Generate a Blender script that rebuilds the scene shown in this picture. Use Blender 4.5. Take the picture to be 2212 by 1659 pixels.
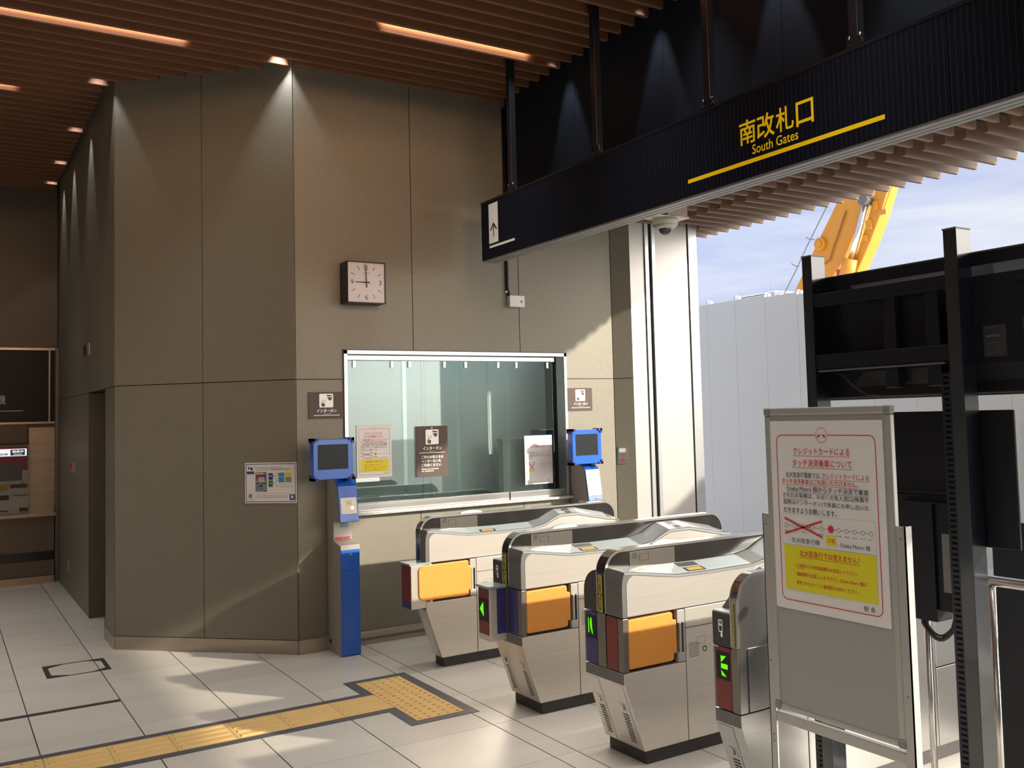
import bpy, bmesh, math, random
from mathutils import Vector, Matrix, noise
from math import sin, cos, pi, radians, sqrt, atan2

S = bpy.context.scene
for _o in list(bpy.data.objects):
    bpy.data.objects.remove(_o)

# ------------------------------------------------------------------ camera
YAW, PITCH, ROLL = 0.57298396, 0.05841542, -0.02714713
_f = Vector((sin(YAW) * cos(PITCH), cos(YAW) * cos(PITCH), sin(PITCH)))
_r0 = Vector((cos(YAW), -sin(YAW), 0)); _u0 = _r0.cross(_f)
_r = cos(ROLL) * _r0 + sin(ROLL) * _u0
_u = -sin(ROLL) * _r0 + cos(ROLL) * _u0
cam_d = bpy.data.cameras.new('camera')
cam = bpy.data.objects.new('camera', cam_d)
S.collection.objects.link(cam)
cam.matrix_world = Matrix(((_r.x, _u.x, -_f.x, 0), (_r.y, _u.y, -_f.y, 0), (_r.z, _u.z, -_f.z, 1.68), (0, 0, 0, 1)))
cam_d.sensor_width = 36.0
cam_d.sensor_fit = 'HORIZONTAL'
cam_d.lens = 33.489
cam_d.shift_x = -0.03756
cam_d.shift_y = -0.02378
cam_d.clip_start = 0.05
cam_d.clip_end = 500
S.camera = cam

# ------------------------------------------------------------------ colour management and world
S.view_settings.view_transform = 'Standard'
S.view_settings.look = 'None'
S.view_settings.gamma = 1.0
S.view_settings.use_curve_mapping = False
S.view_settings.exposure = 0.0

W = bpy.data.worlds.new('sky'); S.world = W
W.use_nodes = True
nt = W.node_tree; nt.nodes.clear()
def N(t, **k):
    n = nt.nodes.new(t)
    for a, b in k.items(): setattr(n, a, b)
    return n
_tc = N('ShaderNodeTexCoord')
_mp = N('ShaderNodeMapping'); _mp.inputs['Scale'].default_value = (1.1, 1.1, 7.0); _mp.inputs['Rotation'].default_value = (0.10, -0.06, 0)
_nz = N('ShaderNodeTexNoise'); _nz.inputs['Scale'].default_value = 2.6; _nz.inputs['Detail'].default_value = 7; _nz.inputs['Roughness'].default_value = 0.55
_nz.inputs['Distortion'].default_value = 0.35
_cr = N('ShaderNodeValToRGB')
_cr.color_ramp.elements[0].position = 0.36; _cr.color_ramp.elements[0].color = (0.50, 0.60, 0.90, 1)
_cr.color_ramp.elements[1].position = 0.66; _cr.color_ramp.elements[1].color = (0.86, 0.90, 1.0, 1)
_bg = N('ShaderNodeBackground'); 
_ow = N('ShaderNodeOutputWorld')
nt.links.new(_tc.outputs['Generated'], _mp.inputs['Vector']); nt.links.new(_mp.outputs['Vector'], _nz.inputs['Vector'])
nt.links.new(_nz.outputs['Fac'], _cr.inputs['Fac'])
_wm = N('ShaderNodeMix', data_type='RGBA'); _wm.inputs['B'].default_value = (1.0, 0.93, 0.82, 1); nt.links.new(_cr.outputs['Color'], _wm.inputs['A']); nt.links.new(_wm.outputs['Result'], _bg.inputs['Color'])
# the sky brightens smoothly towards the sun
_dp = N('ShaderNodeVectorMath', operation='DOT_PRODUCT'); _dp.inputs[1].default_value = Vector((0.757, -1.0, 0.50)).normalized()
_pw = N('ShaderNodeMath', operation='POWER'); _pw.inputs[1].default_value = 5.0
_mxm = N('ShaderNodeMath', operation='MAXIMUM'); _mxm.inputs[1].default_value = 0.0
_ma = N('ShaderNodeMath', operation='MULTIPLY_ADD'); _ma.inputs[1].default_value = 8.0; _ma.inputs[2].default_value = 1.0
nt.links.new(_tc.outputs['Generated'], _dp.inputs[0]); nt.links.new(_dp.outputs['Value'], _mxm.inputs[0]); nt.links.new(_mxm.outputs[0], _pw.inputs[0])
nt.links.new(_mxm.outputs[0], _wm.inputs['Factor']); nt.links.new(_pw.outputs[0], _ma.inputs[0]); nt.links.new(_ma.outputs[0], _bg.inputs['Strength'])
nt.links.new(_bg.outputs['Background'], _ow.inputs['Surface'])

# sun: low, outside the gate line, coming over the photographer's right shoulder
sun_d = bpy.data.lights.new('sun', 'SUN'); sun_d.energy = 6.3; sun_d.angle = radians(0.9); sun_d.color = (1.0, 0.90, 0.74)
sun = bpy.data.objects.new('sun', sun_d); S.collection.objects.link(sun)
sun.rotation_euler = Vector((-0.757, 1.0, -0.50)).to_track_quat('-Z', 'Y').to_euler()
sun.location = (20, -20, 12)

# ------------------------------------------------------------------ materials
MATS = {}
def mat(name, col, rough=0.5, metal=0.0, noise_amt=0.0, noise_scale=(8, 8, 8), bump=0.0, emit=None, es=1.0, aniso=0.0, coat=0.0, alpha=None, spec=None, grain=None):
    m = bpy.data.materials.new(name); m.use_nodes = True
    t = m.node_tree; b = t.nodes['Principled BSDF']
    b.inputs['Base Color'].default_value = (*col, 1)
    b.inputs['Roughness'].default_value = rough
    b.inputs['Metallic'].default_value = metal
    if spec is not None: b.inputs['Specular IOR Level'].default_value = spec
    if coat: b.inputs['Coat Weight'].default_value = coat; b.inputs['Coat Roughness'].default_value = 0.08
    if aniso: b.inputs['Anisotropic'].default_value = aniso
    if emit: b.inputs['Emission Color'].default_value = (*emit, 1); b.inputs['Emission Strength'].default_value = es
    if noise_amt or bump:
        tc = t.nodes.new('ShaderNodeTexCoord'); mp = t.nodes.new('ShaderNodeMapping'); mp.inputs['Scale'].default_value = noise_scale
        nz = t.nodes.new('ShaderNodeTexNoise'); nz.inputs['Scale'].default_value = 1.0; nz.inputs['Detail'].default_value = 5
        t.links.new(tc.outputs['Object'], mp.inputs['Vector']); t.links.new(mp.outputs['Vector'], nz.inputs['Vector'])
        if noise_amt:
            r = t.nodes.new('ShaderNodeValToRGB')
            r.color_ramp.elements[0].position = 0.3; r.color_ramp.elements[1].position = 0.7
            r.color_ramp.elements[0].color = (*[c * (1 - noise_amt) for c in col], 1)
            r.color_ramp.elements[1].color = (*[min(1, c * (1 + noise_amt)) for c in col], 1)
            t.links.new(nz.outputs['Fac'], r.inputs['Fac']); t.links.new(r.outputs['Color'], b.inputs['Base Color'])
        if bump:
            bp = t.nodes.new('ShaderNodeBump'); bp.inputs['Strength'].default_value = bump; bp.inputs['Distance'].default_value = 0.002
            t.links.new(nz.outputs['Fac'], bp.inputs['Height']); t.links.new(bp.outputs['Normal'], b.inputs['Normal'])
    MATS[name] = m
    return m
def stripe_mat(name, base, line, pitch, width, axis, rough=0.6, spec=0.3):
    m = mat(name, base, rough, spec=spec); t = m.node_tree; b = t.nodes['Principled BSDF']
    g = t.nodes.new('ShaderNodeNewGeometry'); sp = t.nodes.new('ShaderNodeSeparateXYZ')
    t.links.new(g.outputs['Position'], sp.inputs['Vector'])
    def mt(op, a, v=None):
        n = t.nodes.new('ShaderNodeMath'); n.operation = op
        t.links.new(a, n.inputs[0])
        if v is not None: n.inputs[1].default_value = v
        return n.outputs[0]
    d = mt('DIVIDE', sp.outputs[axis], pitch); fr = mt('FRACT', mt('ABSOLUTE', d)); lt = mt('LESS_THAN', fr, width)
    mx = t.nodes.new('ShaderNodeMix'); mx.data_type = 'RGBA'
    mx.inputs['A'].default_value = (*base, 1); mx.inputs['B'].default_value = (*line, 1)
    t.links.new(lt, mx.inputs['Factor']); t.links.new(mx.outputs['Result'], b.inputs['Base Color'])
    return m

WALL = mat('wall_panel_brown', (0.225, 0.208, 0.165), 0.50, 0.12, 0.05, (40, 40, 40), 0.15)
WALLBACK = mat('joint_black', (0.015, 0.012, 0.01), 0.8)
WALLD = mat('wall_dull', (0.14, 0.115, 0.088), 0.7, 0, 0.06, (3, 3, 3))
BASEB = mat('baseboard_steel', (0.42, 0.36, 0.29), 0.33, 0.55, 0.10, (2, 2, 14))
LIGHTP = mat('pale_steel_panel', (0.49, 0.47, 0.455), 0.36, 0.35, 0.03, (3, 3, 3), 0.05)
STEEL = mat('brushed_steel', (0.74, 0.70, 0.65), 0.34, 0.60, 0.05, (2, 2, 220), 0.12, aniso=0.5)
STEELC = mat('steel_cool', (0.55, 0.57, 0.58), 0.30, 0.75, 0.05, (2, 2, 160), 0.08)
STEELD = mat('steel_dark', (0.21, 0.195, 0.18), 0.35, 0.7, 0.05, (2, 2, 90), 0.05)
TRIM = mat('steel_bright', (0.75, 0.73, 0.70), 0.2, 0.95)
FIN = mat('fin_dark_polish', (0.022, 0.020, 0.020), 0.16, 0.0, 0.25, (6, 6, 6), coat=0.5)
FINSKIN = mat('fin_front_steel', (0.105, 0.093, 0.082), 0.32, 0.3)
STEELSH = mat('polished_steel_shaded', (0.46, 0.46, 0.46), 0.24, 1.0, 0.05, (2, 2, 160), 0.06)  # darker polished copy of the gate steel; the end gate's shade is in its colour
GREYM = mat('grey_metal_paint', (0.16, 0.155, 0.15), 0.42, 0.35)
SHELF = mat('shelf_grey_glass', (0.36, 0.43, 0.44), 0.18, 0.2, coat=0.5)
DGREY = mat('dark_grey_plastic', (0.045, 0.043, 0.042), 0.45)
BLACK = mat('black_gloss', (0.008, 0.009, 0.012), 0.18)
BLACKM = mat('black_satin', (0.005, 0.008, 0.015), 0.38, 0.0, spec=0.5)
POSTB = mat('post_black', (0.006, 0.009, 0.015), 0.22, coat=1.0)
BLACKW = mat('black_wall', (0.012, 0.017, 0.028), 0.6, 0.0, 0.1, (5, 5, 5), spec=0.15)
BASEK = mat('gate_base_black', (0.055, 0.05, 0.052), 0.5)
ORANGE = mat('orange_flap', (0.80, 0.32, 0.055), 0.42, 0, 0.03, (10, 10, 10))
REDP = mat('red_panel', (0.19, 0.028, 0.025), 0.35)
BLUEP = mat('navy_panel', (0.045, 0.04, 0.17), 0.35)
BLUE = mat('kiosk_blue', (0.014, 0.125, 0.62), 0.30, 0.0, coat=0.3)
BLUED = mat('kiosk_bumper_blue', (0.02, 0.02, 0.26), 0.5)
KGREY = mat('kiosk_grey', (0.40, 0.375, 0.34), 0.45, 0.3)
CREAM = mat('cream_plate', (0.80, 0.74, 0.60), 0.4)
WHITE = mat('white_paint', (0.82, 0.82, 0.82), 0.45)
PAPER = mat('white_paper', (0.80, 0.79, 0.79), 0.65)
BOARD = mat('whiteboard_face', (0.36, 0.365, 0.36), 0.5)
ALU = mat('aluminium_frame', (0.46, 0.46, 0.45), 0.4, 0.45)
CAPG = mat('corner_cap_grey', (0.24, 0.24, 0.23), 0.55)
REDI = mat('red_ink', (0.62, 0.03, 0.04), 0.6)
BLKI = mat('black_ink', (0.03, 0.03, 0.035), 0.6)
GREYI = mat('grey_ink', (0.25, 0.25, 0.26), 0.6)
BLUEI = mat('blue_ink', (0.02, 0.05, 0.25), 0.6)
GREENI = mat('green_ink', (0.02, 0.22, 0.07), 0.6)
YELI = mat('yellow_ink', (0.78, 0.70, 0.02), 0.6)
SKYI = mat('sky_blue_ink', (0.05, 0.30, 0.55), 0.6)
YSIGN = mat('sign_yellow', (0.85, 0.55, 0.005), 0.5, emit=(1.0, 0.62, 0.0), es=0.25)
WSIGN = mat('sign_white', (0.85, 0.84, 0.80), 0.5, emit=(1.0, 0.97, 0.9), es=0.12)
GLED = mat('green_led', (0.05, 0.5, 0.0), 0.5, emit=(0.16, 1.0, 0.0), es=0.9)
OLED = mat('orange_led', (0.5, 0.2, 0.03), 0.5, emit=(1.0, 0.35, 0.06), es=0.35)
LSCREEN = mat('lit_white_screen', (0.8, 0.8, 0.9), 0.5, emit=(0.80, 0.80, 1.0), es=0.95)
SCREEN = mat('dark_screen', (0.016, 0.022, 0.026), 0.35, spec=0.2)
SIGNBEAM = stripe_mat('sign_black_pinstripe', (0.006, 0.009, 0.020), (0.045, 0.040, 0.050), 0.0295, 0.10, 'Y', 0.55, 0.1)
SIGNFAR = stripe_mat('sign_black_pinstripe_far', (0.008, 0.008, 0.010), (0.02, 0.016, 0.016), 0.025, 0.12, 'X', 0.5)
BROWNS = stripe_mat('sign_brown_pinstripe', (0.085, 0.058, 0.052), (0.13, 0.088, 0.075), 0.0105, 0.35, 'X', 0.5)
WOOD = mat('ceiling_wood', (0.23, 0.105, 0.055), 0.6, 0, 0.14, (0.6, 30, 30))
WOODC = mat('canopy_wood', (0.25, 0.155, 0.105), 0.55, 0, 0.10, (0.6, 30, 30))
TILE = mat('floor_tile', (0.53, 0.495, 0.445), 0.34, 0, 0.06, (1.6, 5, 1.6), 0.03, spec=0.45)
TILE2 = mat('floor_tile_b', (0.51, 0.475, 0.425), 0.36, 0, 0.07, (1.2, 4, 1.2), 0.03, spec=0.45)
GROUT = mat('grout', (0.035, 0.03, 0.025), 0.9)
PAVE = mat('outdoor_paving', (0.74, 0.72, 0.68), 0.8, 0, 0.05, (2, 2, 2))
TACT = mat('tactile_yellow', (0.62, 0.40, 0.15), 0.65, 0, 0.05, (9, 9, 9))
TBORD = mat('tactile_border', (0.085, 0.085, 0.095), 0.5, 0.2)
BLACKT = mat('black_tape', (0.03, 0.022, 0.022), 0.6)
GRANITE = mat('granite', (0.45, 0.46, 0.45), 0.4, 0, 0.45, (190, 190, 190))
BLIND = mat('pale_blind', (0.40, 0.46, 0.46), 0.7)
_t = BLIND.node_tree; _tl = _t.nodes.new('ShaderNodeBsdfTranslucent'); _tl.inputs['Color'].default_value = (0.70, 0.82, 0.80, 1); _m = _t.nodes.new('ShaderNodeMixShader'); _m.inputs[0].default_value = 0.1
_t.links.new(_t.nodes['Principled BSDF'].outputs[0], _m.inputs[1]); _t.links.new(_tl.outputs[0], _m.inputs[2]); _t.links.new(_m.outputs[0], _t.nodes['Material Output'].inputs['Surface'])
REARW = mat('rear_wall_pale', (0.50, 0.47, 0.43), 0.8)
FENCE = mat('fence_white_steel', (0.90, 0.89, 0.84), 0.5, 0.0, 0.015, (1, 1, 1))
CRANE = mat('machine_orange', (0.66, 0.27, 0.02), 0.4, 0.0, coat=0.2)
RUBBER = mat('cable_black', (0.015, 0.015, 0.017), 0.55)
LENSG = mat('lens_green', (0.45, 0.58, 0.55), 0.25, coat=0.4)
LAMP = mat('warm_lamp', (1, 0.8, 0.6), 0.5, emit=(1.0, 0.62, 0.36), es=26.0)
LAMPC = mat('cool_lamp', (1, 1, 1), 0.5, emit=(1.0, 0.95, 0.85), es=6.0)
YLAB = mat('yellow_label', (0.50, 0.42, 0.05), 0.5)

GLASS = bpy.data.materials.new('window_glass'); GLASS.use_nodes = True
_t = GLASS.node_tree; _t.nodes.clear()
_o = _t.nodes.new('ShaderNodeOutputMaterial'); _tr = _t.nodes.new('ShaderNodeBsdfTransparent'); _tr.inputs['Color'].default_value = (0.93, 0.985, 0.975, 1)
_gl = _t.nodes.new('ShaderNodeBsdfGlossy'); _gl.inputs['Roughness'].default_value = 0.02; _gl.inputs['Color'].default_value = (0.9, 1, 0.97, 1)
_fr = _t.nodes.new('ShaderNodeFresnel'); _fr.inputs['IOR'].default_value = 1.55
_mx = _t.nodes.new('ShaderNodeMixShader')
_t.links.new(_fr.outputs[0], _mx.inputs[0]); _t.links.new(_tr.outputs[0], _mx.inputs[1]); _t.links.new(_gl.outputs[0], _mx.inputs[2]); _t.links.new(_mx.outputs[0], _o.inputs['Surface'])

# ------------------------------------------------------------------ mesh helpers
ORG = {}
def _text_mesh(body, bold=0.0):
    bold = 0.0; key = (body, bold)
    if key in _text_mesh.c: return _text_mesh.c[key]
    c = bpy.data.curves.new('t', 'FONT'); c.body = body; c.resolution_u = 3; c.offset = bold
    o = bpy.data.objects.new('t', c); S.collection.objects.link(o)
    bpy.context.view_layer.update()
    me = bpy.data.meshes.new_from_object(o.evaluated_get(bpy.context.evaluated_depsgraph_get()))
    v = [(p.co.x, p.co.y) for p in me.vertices]; f = [tuple(p.vertices) for p in me.polygons]
    bpy.data.objects.remove(o); bpy.data.curves.remove(c); bpy.data.meshes.remove(me)
    _text_mesh.c[key] = (v, f)
    return v, f
_text_mesh.c = {}

class MB:
    def __init__(s): s.v = []; s.f = []; s.sm = []; s.flat = False
    def add(s, vs, fs, smooth=False):
        n = len(s.v); s.v += [tuple(p) for p in vs]
        for f in fs: s.f.append(tuple(n + i for i in f)); s.sm.append(smooth)
        return s
    def box(s, x0, x1, y0, y1, z0, z1):
        vs = [(x, y, z) for x in (x0, x1) for y in (y0, y1) for z in (z0, z1)]
        return s.add(vs, [(0, 1, 3, 2), (4, 6, 7, 5), (0, 4, 5, 1), (2, 3, 7, 6), (0, 2, 6, 4), (1, 5, 7, 3)])
    def prism(s, poly, axis, a, b, smooth=False):
        """poly: 2-D points in the two other axes (in x,y,z order), extruded from a to b"""
        def P(p, t):
            return {'x': (t, p[0], p[1]), 'y': (p[0], t, p[1]), 'z': (p[0], p[1], t)}[axis]
        n = len(poly); vs = [P(p, a) for p in poly] + [P(p, b) for p in poly]
        s.add(vs, [tuple(range(n)), tuple(range(2 * n - 1, n - 1, -1))])
        base = len(s.v) - 2 * n
        for i in range(n):
            j = (i + 1) % n; s.f.append((base + i, base + j, base + n + j, base + n + i)); s.sm.append(smooth)
        return s
    def loft(s, A, B):
        n = len(A); s.add(list(A) + list(B), [tuple(range(n)), tuple(range(2 * n - 1, n - 1, -1))] + [(i, (i + 1) % n, n + (i + 1) % n, n + i) for i in range(n)])
        return s
    def quad(s, *p): return s.add(p, [tuple(range(len(p)))])
    def cyl(s, c, axis, r, h, n=20, r2=None):
        r2 = r if r2 is None else r2
        c = Vector(c); ax = {'x': Vector((1, 0, 0)), 'y': Vector((0, 1, 0)), 'z': Vector((0, 0, 1))}[axis] if isinstance(axis, str) else Vector(axis).normalized()
        u = ax.orthogonal().normalized(); w = ax.cross(u)
        A = [c + (u * cos(2 * pi * i / n) + w * sin(2 * pi * i / n)) * r for i in range(n)]
        B = [c + ax * h + (u * cos(2 * pi * i / n) + w * sin(2 * pi * i / n)) * r2 for i in range(n)]
        b0 = len(s.v); s.v += [tuple(p) for p in A + B]
        s.f += [tuple(b0 + i for i in range(n)), tuple(b0 + i for i in range(2 * n - 1, n - 1, -1))]; s.sm += [False, False]
        for i in range(n):
            s.f.append((b0 + i, b0 + (i + 1) % n, b0 + n + (i + 1) % n, b0 + n + i)); s.sm.append(True)
        return s
    def tube(s, pts, r, n=8):
        pts = [Vector(p) for p in pts]; rings = []
        for i, p in enumerate(pts):
            d = (pts[min(i + 1, len(pts) - 1)] - pts[max(i - 1, 0)]).normalized()
            u = d.orthogonal().normalized() if i == 0 else (rings[-1][1] - d * rings[-1][1].dot(d)).normalized()
            rings.append((p, u, d.cross(u)))
        b0 = len(s.v)
        for p, u, w in rings:
            for k in range(n): s.v.append(tuple(p + (u * cos(2 * pi * k / n) + w * sin(2 * pi * k / n)) * r))
        for i in range(len(pts) - 1):
            for k in range(n):
                s.f.append((b0 + i * n + k, b0 + i * n + (k + 1) % n, b0 + (i + 1) * n + (k + 1) % n, b0 + (i + 1) * n + k)); s.sm.append(True)
        s.f.append(tuple(b0 + k for k in range(n))); s.sm.append(False)
        s.f.append(tuple(b0 + (len(pts) - 1) * n + k for k in range(n - 1, -1, -1))); s.sm.append(False)
        return s
    def dome(s, c, axis, r, h, n=16, m=5):
        c = Vector(c); ax = Vector(axis).normalized(); u = ax.orthogonal().normalized(); w = ax.cross(u)
        b0 = len(s.v)
        for j in range(m):
            a = pi / 2 * j / m
            for i in range(n):
                t = 2 * pi * i / n; s.v.append(tuple(c + (u * cos(t) + w * sin(t)) * r * cos(a) + ax * h * sin(a)))
        s.v.append(tuple(c + ax * h)); top = len(s.v) - 1
        for j in range(m - 1):
            for i in range(n):
                s.f.append((b0 + j * n + i, b0 + j * n + (i + 1) % n, b0 + (j + 1) * n + (i + 1) % n, b0 + (j + 1) * n + i)); s.sm.append(True)
        for i in range(n):
            s.f.append((b0 + (m - 1) * n + i, b0 + (m - 1) * n + (i + 1) % n, top)); s.sm.append(True)
        s.f.append(tuple(b0 + i for i in range(n - 1, -1, -1))); s.sm.append(False)
        return s
    # flat print: T maps (u, v) to a point on the sheet
    def rect(s, T, u0, u1, v0, v1, lift=0): s.flat = True; return s.quad(T(u0, v0, lift), T(u1, v0, lift), T(u1, v1, lift), T(u0, v1, lift))
    def poly(s, T, pts, lift=0): s.flat = True; return s.quad(*[T(u, v, lift) for u, v in pts])
    def text(s, T, body, u0, u1, v0, v1, lift=0, bold=0.0):
        s.flat = True
        v, f = _text_mesh(body, bold)
        xs = [p[0] for p in v]; ys = [p[1] for p in v]
        if not xs: return s
        ax, bx, ay, by = min(xs), max(xs), min(ys), max(ys)
        for i, (ox, oy) in enumerate(((0, 0),) if not bold else ((-bold, -bold), (bold, -bold), (bold, bold), (-bold, bold))):
            s.add([T(u0 + (p[0] + ox - ax) / (bx - ax) * (u1 - u0), v0 + (p[1] + oy - ay) / max(by - ay, 1e-6) * (v1 - v0), lift + 0.00003 * i) for p in v], f)
        return s
    def ring(s, T, cu, cv, ru, rv, w=0.25, lift=0, n=20):
        s.flat = True
        O = [T(cu + ru * cos(2 * pi * i / n), cv + rv * sin(2 * pi * i / n), lift) for i in range(n)]
        I = [T(cu + ru * (1 - w) * cos(2 * pi * i / n), cv + rv * (1 - w) * sin(2 * pi * i / n), lift) for i in range(n)]
        return s.add(O + I, [(i, (i + 1) % n, n + (i + 1) % n, n + i) for i in range(n)])
    def disc(s, T, cu, cv, ru, rv, lift=0, n=20):
        return s.poly(T, [(cu + ru * cos(2 * pi * i / n), cv + rv * sin(2 * pi * i / n)) for i in range(n)], lift)
    def rrect_line(s, T, u0, u1, v0, v1, ru, rv, wu, wv, gap=None, lift=0):
        s.flat = True
        def path(u0, u1, v0, v1, ru, rv):
            P = []
            for cx, cy, a0 in ((u1 - ru, v1 - rv, 0), (u0 + ru, v1 - rv, 90), (u0 + ru, v0 + rv, 180), (u1 - ru, v0 + rv, 270)):
                for k in range(7):
                    a = radians(a0 + 15 * k); P.append((cx + ru * cos(a), cy + rv * sin(a)))
            return P
        O = path(u0, u1, v0, v1, ru, rv); I = path(u0 + wu, u1 - wu, v0 + wv, v1 - wv, ru - wu, rv - wv); n = len(O)
        fs = [(i, (i + 1) % n, n + (i + 1) % n, n + i) for i in range(n) if not (gap and i == 6)]
        s.add([T(*p, lift) for p in O] + [T(*p, lift) for p in I], fs)
        if gap:
            for a, b in ((u0 + ru, gap[0]), (gap[1], u1 - ru)): s.rect(T, a, b, v1 - wv, v1, lift)
        return s
    def build(s, name, m, parent=None, bev=0, label=None, kind=None, seg=2):
        me = bpy.data.meshes.new(name)
        org = Vector((0, 0, 0))
        p = parent
        if p is not None: org = ORG.get(p.name, Vector((0, 0, 0)))
        me.from_pydata([tuple(Vector(v) - org) for v in s.v], [], s.f)
        me.polygons.foreach_set('use_smooth', s.sm)
        if not s.flat:
            bm = bmesh.new(); bm.from_mesh(me); bmesh.ops.recalc_face_normals(bm, faces=bm.faces); bm.to_mesh(me); bm.free()
        me.materials.append(m)
        o = bpy.data.objects.new(name, me); S.collection.objects.link(o)
        if p is not None: o.parent = p; ORG[o.name] = org
        else: ORG[o.name] = org
        if bev:
            bv = o.modifiers.new('bevel', 'BEVEL'); bv.width = bev; bv.segments = seg; bv.limit_method = 'ANGLE'; bv.angle_limit = radians(35); bv.harden_normals = False
        if label: o['label'] = label
        if kind: o['kind'] = kind
        return o
def box(name, m, parent, x0, x1, y0, y1, z0, z1, bev=0, **k): return MB().box(x0, x1, y0, y1, z0, z1).build(name, m, parent, bev, **k)
def thing(name, label, cat, loc, group=None):
    o = bpy.data.objects.new(name, None); S.collection.objects.link(o); o.location = loc; o.empty_display_size = 0.1
    ORG[o.name] = Vector(loc); o['label'] = label; o['category'] = cat
    if group: o['group'] = group
    return o
def struct(name, loc=(0, 0, 0)):
    o = bpy.data.objects.new(name, None); S.collection.objects.link(o); o.location = loc; o['kind'] = 'structure'; ORG[o.name] = Vector(loc); return o
def tag(o, label, cat, group=None):
    o['label'] = label; o['category'] = cat
    if group: o['group'] = group
    return o
def planeX(X, y_left, y_right, z0, z1):      # sheet facing -X; u runs to the viewer's right
    return lambda u, v, l=0: (X - l, y_left + (y_right - y_left) * u, z0 + (z1 - z0) * v)
def planeY(Y, x0, x1, z0, z1):
    return lambda u, v, l=0: (x0 + (x1 - x0) * u, Y - l, z0 + (z1 - z0) * v)
def spot(name, loc, tgt, power, size, blend, col=(1, 0.9, 0.75), rad=0.03):
    d = bpy.data.lights.new(name, 'SPOT'); d.energy = power; d.spot_size = radians(size); d.spot_blend = blend; d.color = col; d.shadow_soft_size = rad
    o = bpy.data.objects.new(name, d); S.collection.objects.link(o); o.location = loc
    o.rotation_euler = (Vector(tgt) - Vector(loc)).to_track_quat('-Z', 'Y').to_euler()
    return o

# ================================================================== SETTING
G = 0.0032
# ---- floor
floor = box('floor', GROUT, None, -5.2, 5.50, -6.2, 12.3, -0.12, -0.006, kind='structure')
xs = [-0.039, 0.465, 0.969, 1.473, 1.976, 2.575, 2.710, 3.214, 3.718, 4.222, 4.726, 5.230, 5.498]
ys = [2.19 + 0.62 * k for k in range(17)]
tile_meshes = {}
for i in range(len(xs) - 1):
    for j in range(len(ys) - 1):
        w = round(xs[i + 1] - xs[i], 3); key = (w, (i * 7 + j * 3) % 2)
        if key not in tile_meshes:
            o = MB().box(G, w - G, 0.0012, 0.6188, -0.006, 0.0).build('floor_tile', TILE if key[1] else TILE2, floor)
            tile_meshes[key] = o.data
        else:
            o = bpy.data.objects.new('floor_tile', tile_meshes[key]); S.collection.objects.link(o); o.parent = floor
        o.location = (xs[i], ys[j], 0)
m = MB().box(-5.2, xs[0] - G, -6.2, 12.3, -0.006, 0)
m.box(xs[0], 5.498, -6.2, ys[0] - 0.001, -0.006, 0)
m.build('floor_tiles', TILE, floor, kind='stuff')

ground = MB().box(5.50, 60, -60, 80, -0.30, -0.004).build('ground', PAVE, None, kind='structure')
for k in range(9):
    for q in range(4):
        pass
m = MB()
for k in range(1, 7): m.box(5.5 + 0.6 * k, 5.504 + 0.6 * k, -6, 9.5, -0.004, -0.001)
for k in range(26): m.box(5.5, 9, -6 + 0.6 * k, -5.996 + 0.6 * k, -0.004, -0.001)
m.build('paving_joint', GREYI, ground, kind='stuff')
box('tactile_tile', TACT, ground, 6.2, 6.5, 3.6, 4.5, -0.004, 0.002)

# ---- office wall with the counter window
def slab(name, boxes, m, parent=None, kind=None, bev=0):
    q = MB()
    for b in boxes: q.box(*b)
    return q.build(name, m, parent, bev, kind=kind)
YW = 6.905
wb = slab('wall_back', [(2.21, 2.586, 6.913, 7.05, 0, 4.9), (4.612, 5.15, 6.913, 7.05, 0, 4.9), (2.586, 4.612, 6.913, 7.05, 0, 0.967), (2.586, 4.612, 6.913, 7.05, 2.217, 4.9)], WALLBACK, kind='structure')
g = 0.003
def wp(boxes): return slab('wall_panel', boxes, WALL, wb)
cx = [2.221, 3.167, 4.152, 5.126]
wp([(cx[0] + g, 2.586, YW, 6.915, 0.10, 1.995 - g)])
wp([(2.586, 3.206 - g, YW, 6.915, 0.10, 0.967)])
wp([(3.206 + g, cx[2] - g, YW, 6.915, 0.10, 0.967)])
wp([(cx[2] + g, 4.612, YW, 6.915, 0.10, 0.967), (4.612, cx[3] - g, YW, 6.915, 0.10, 1.995 - g)])
wp([(cx[0] + g, cx[1] - g, YW, 6.915, 2.217, 4.9), (cx[0] + g, 2.586, YW, 6.915, 1.995 + g, 2.217)])
wp([(cx[1] + g, cx[2] - g, YW, 6.915, 2.217, 4.9)])
wp([(cx[2] + g, cx[3] - g, YW, 6.915, 2.217, 4.9), (4.612, cx[3] - g, YW, 6.915, 1.995 + g, 2.217)])

# chamfered return beside the shutter guide
def diag_panel(parent, a, b, z0, z1, m=None, t=0.012, name='wall_panel'):
    a = Vector((a[0], a[1], 0)); b = Vector((b[0], b[1], 0)); d = (b - a).normalized(); nrm = Vector((-d.y, d.x, 0))   # behind the face
    a2 = a + d * g; b2 = b - d * g
    P = [a2, b2, b2 + nrm * t, a2 + nrm * t]
    return MB().loft([(p.x, p.y, z0) for p in P], [(p.x, p.y, z1) for p in P]).build(name, m or WALL, parent)
wc2 = MB().loft([(5.135, 6.91, 0), (5.27, 6.80, 0), (5.27, 7.05, 0), (5.135, 7.05, 0)], [(5.135, 6.91, 4.9), (5.27, 6.80, 4.9), (5.27, 7.05, 4.9), (5.135, 7.05, 4.9)]).build('wall_return', WALLBACK, None, kind='structure')
diag_panel(wc2, (5.126, 6.905), (5.262, 6.79), 0.10, 1.992)
diag_panel(wc2, (5.126, 6.905), (5.262, 6.79), 1.998, 3.62)

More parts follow.
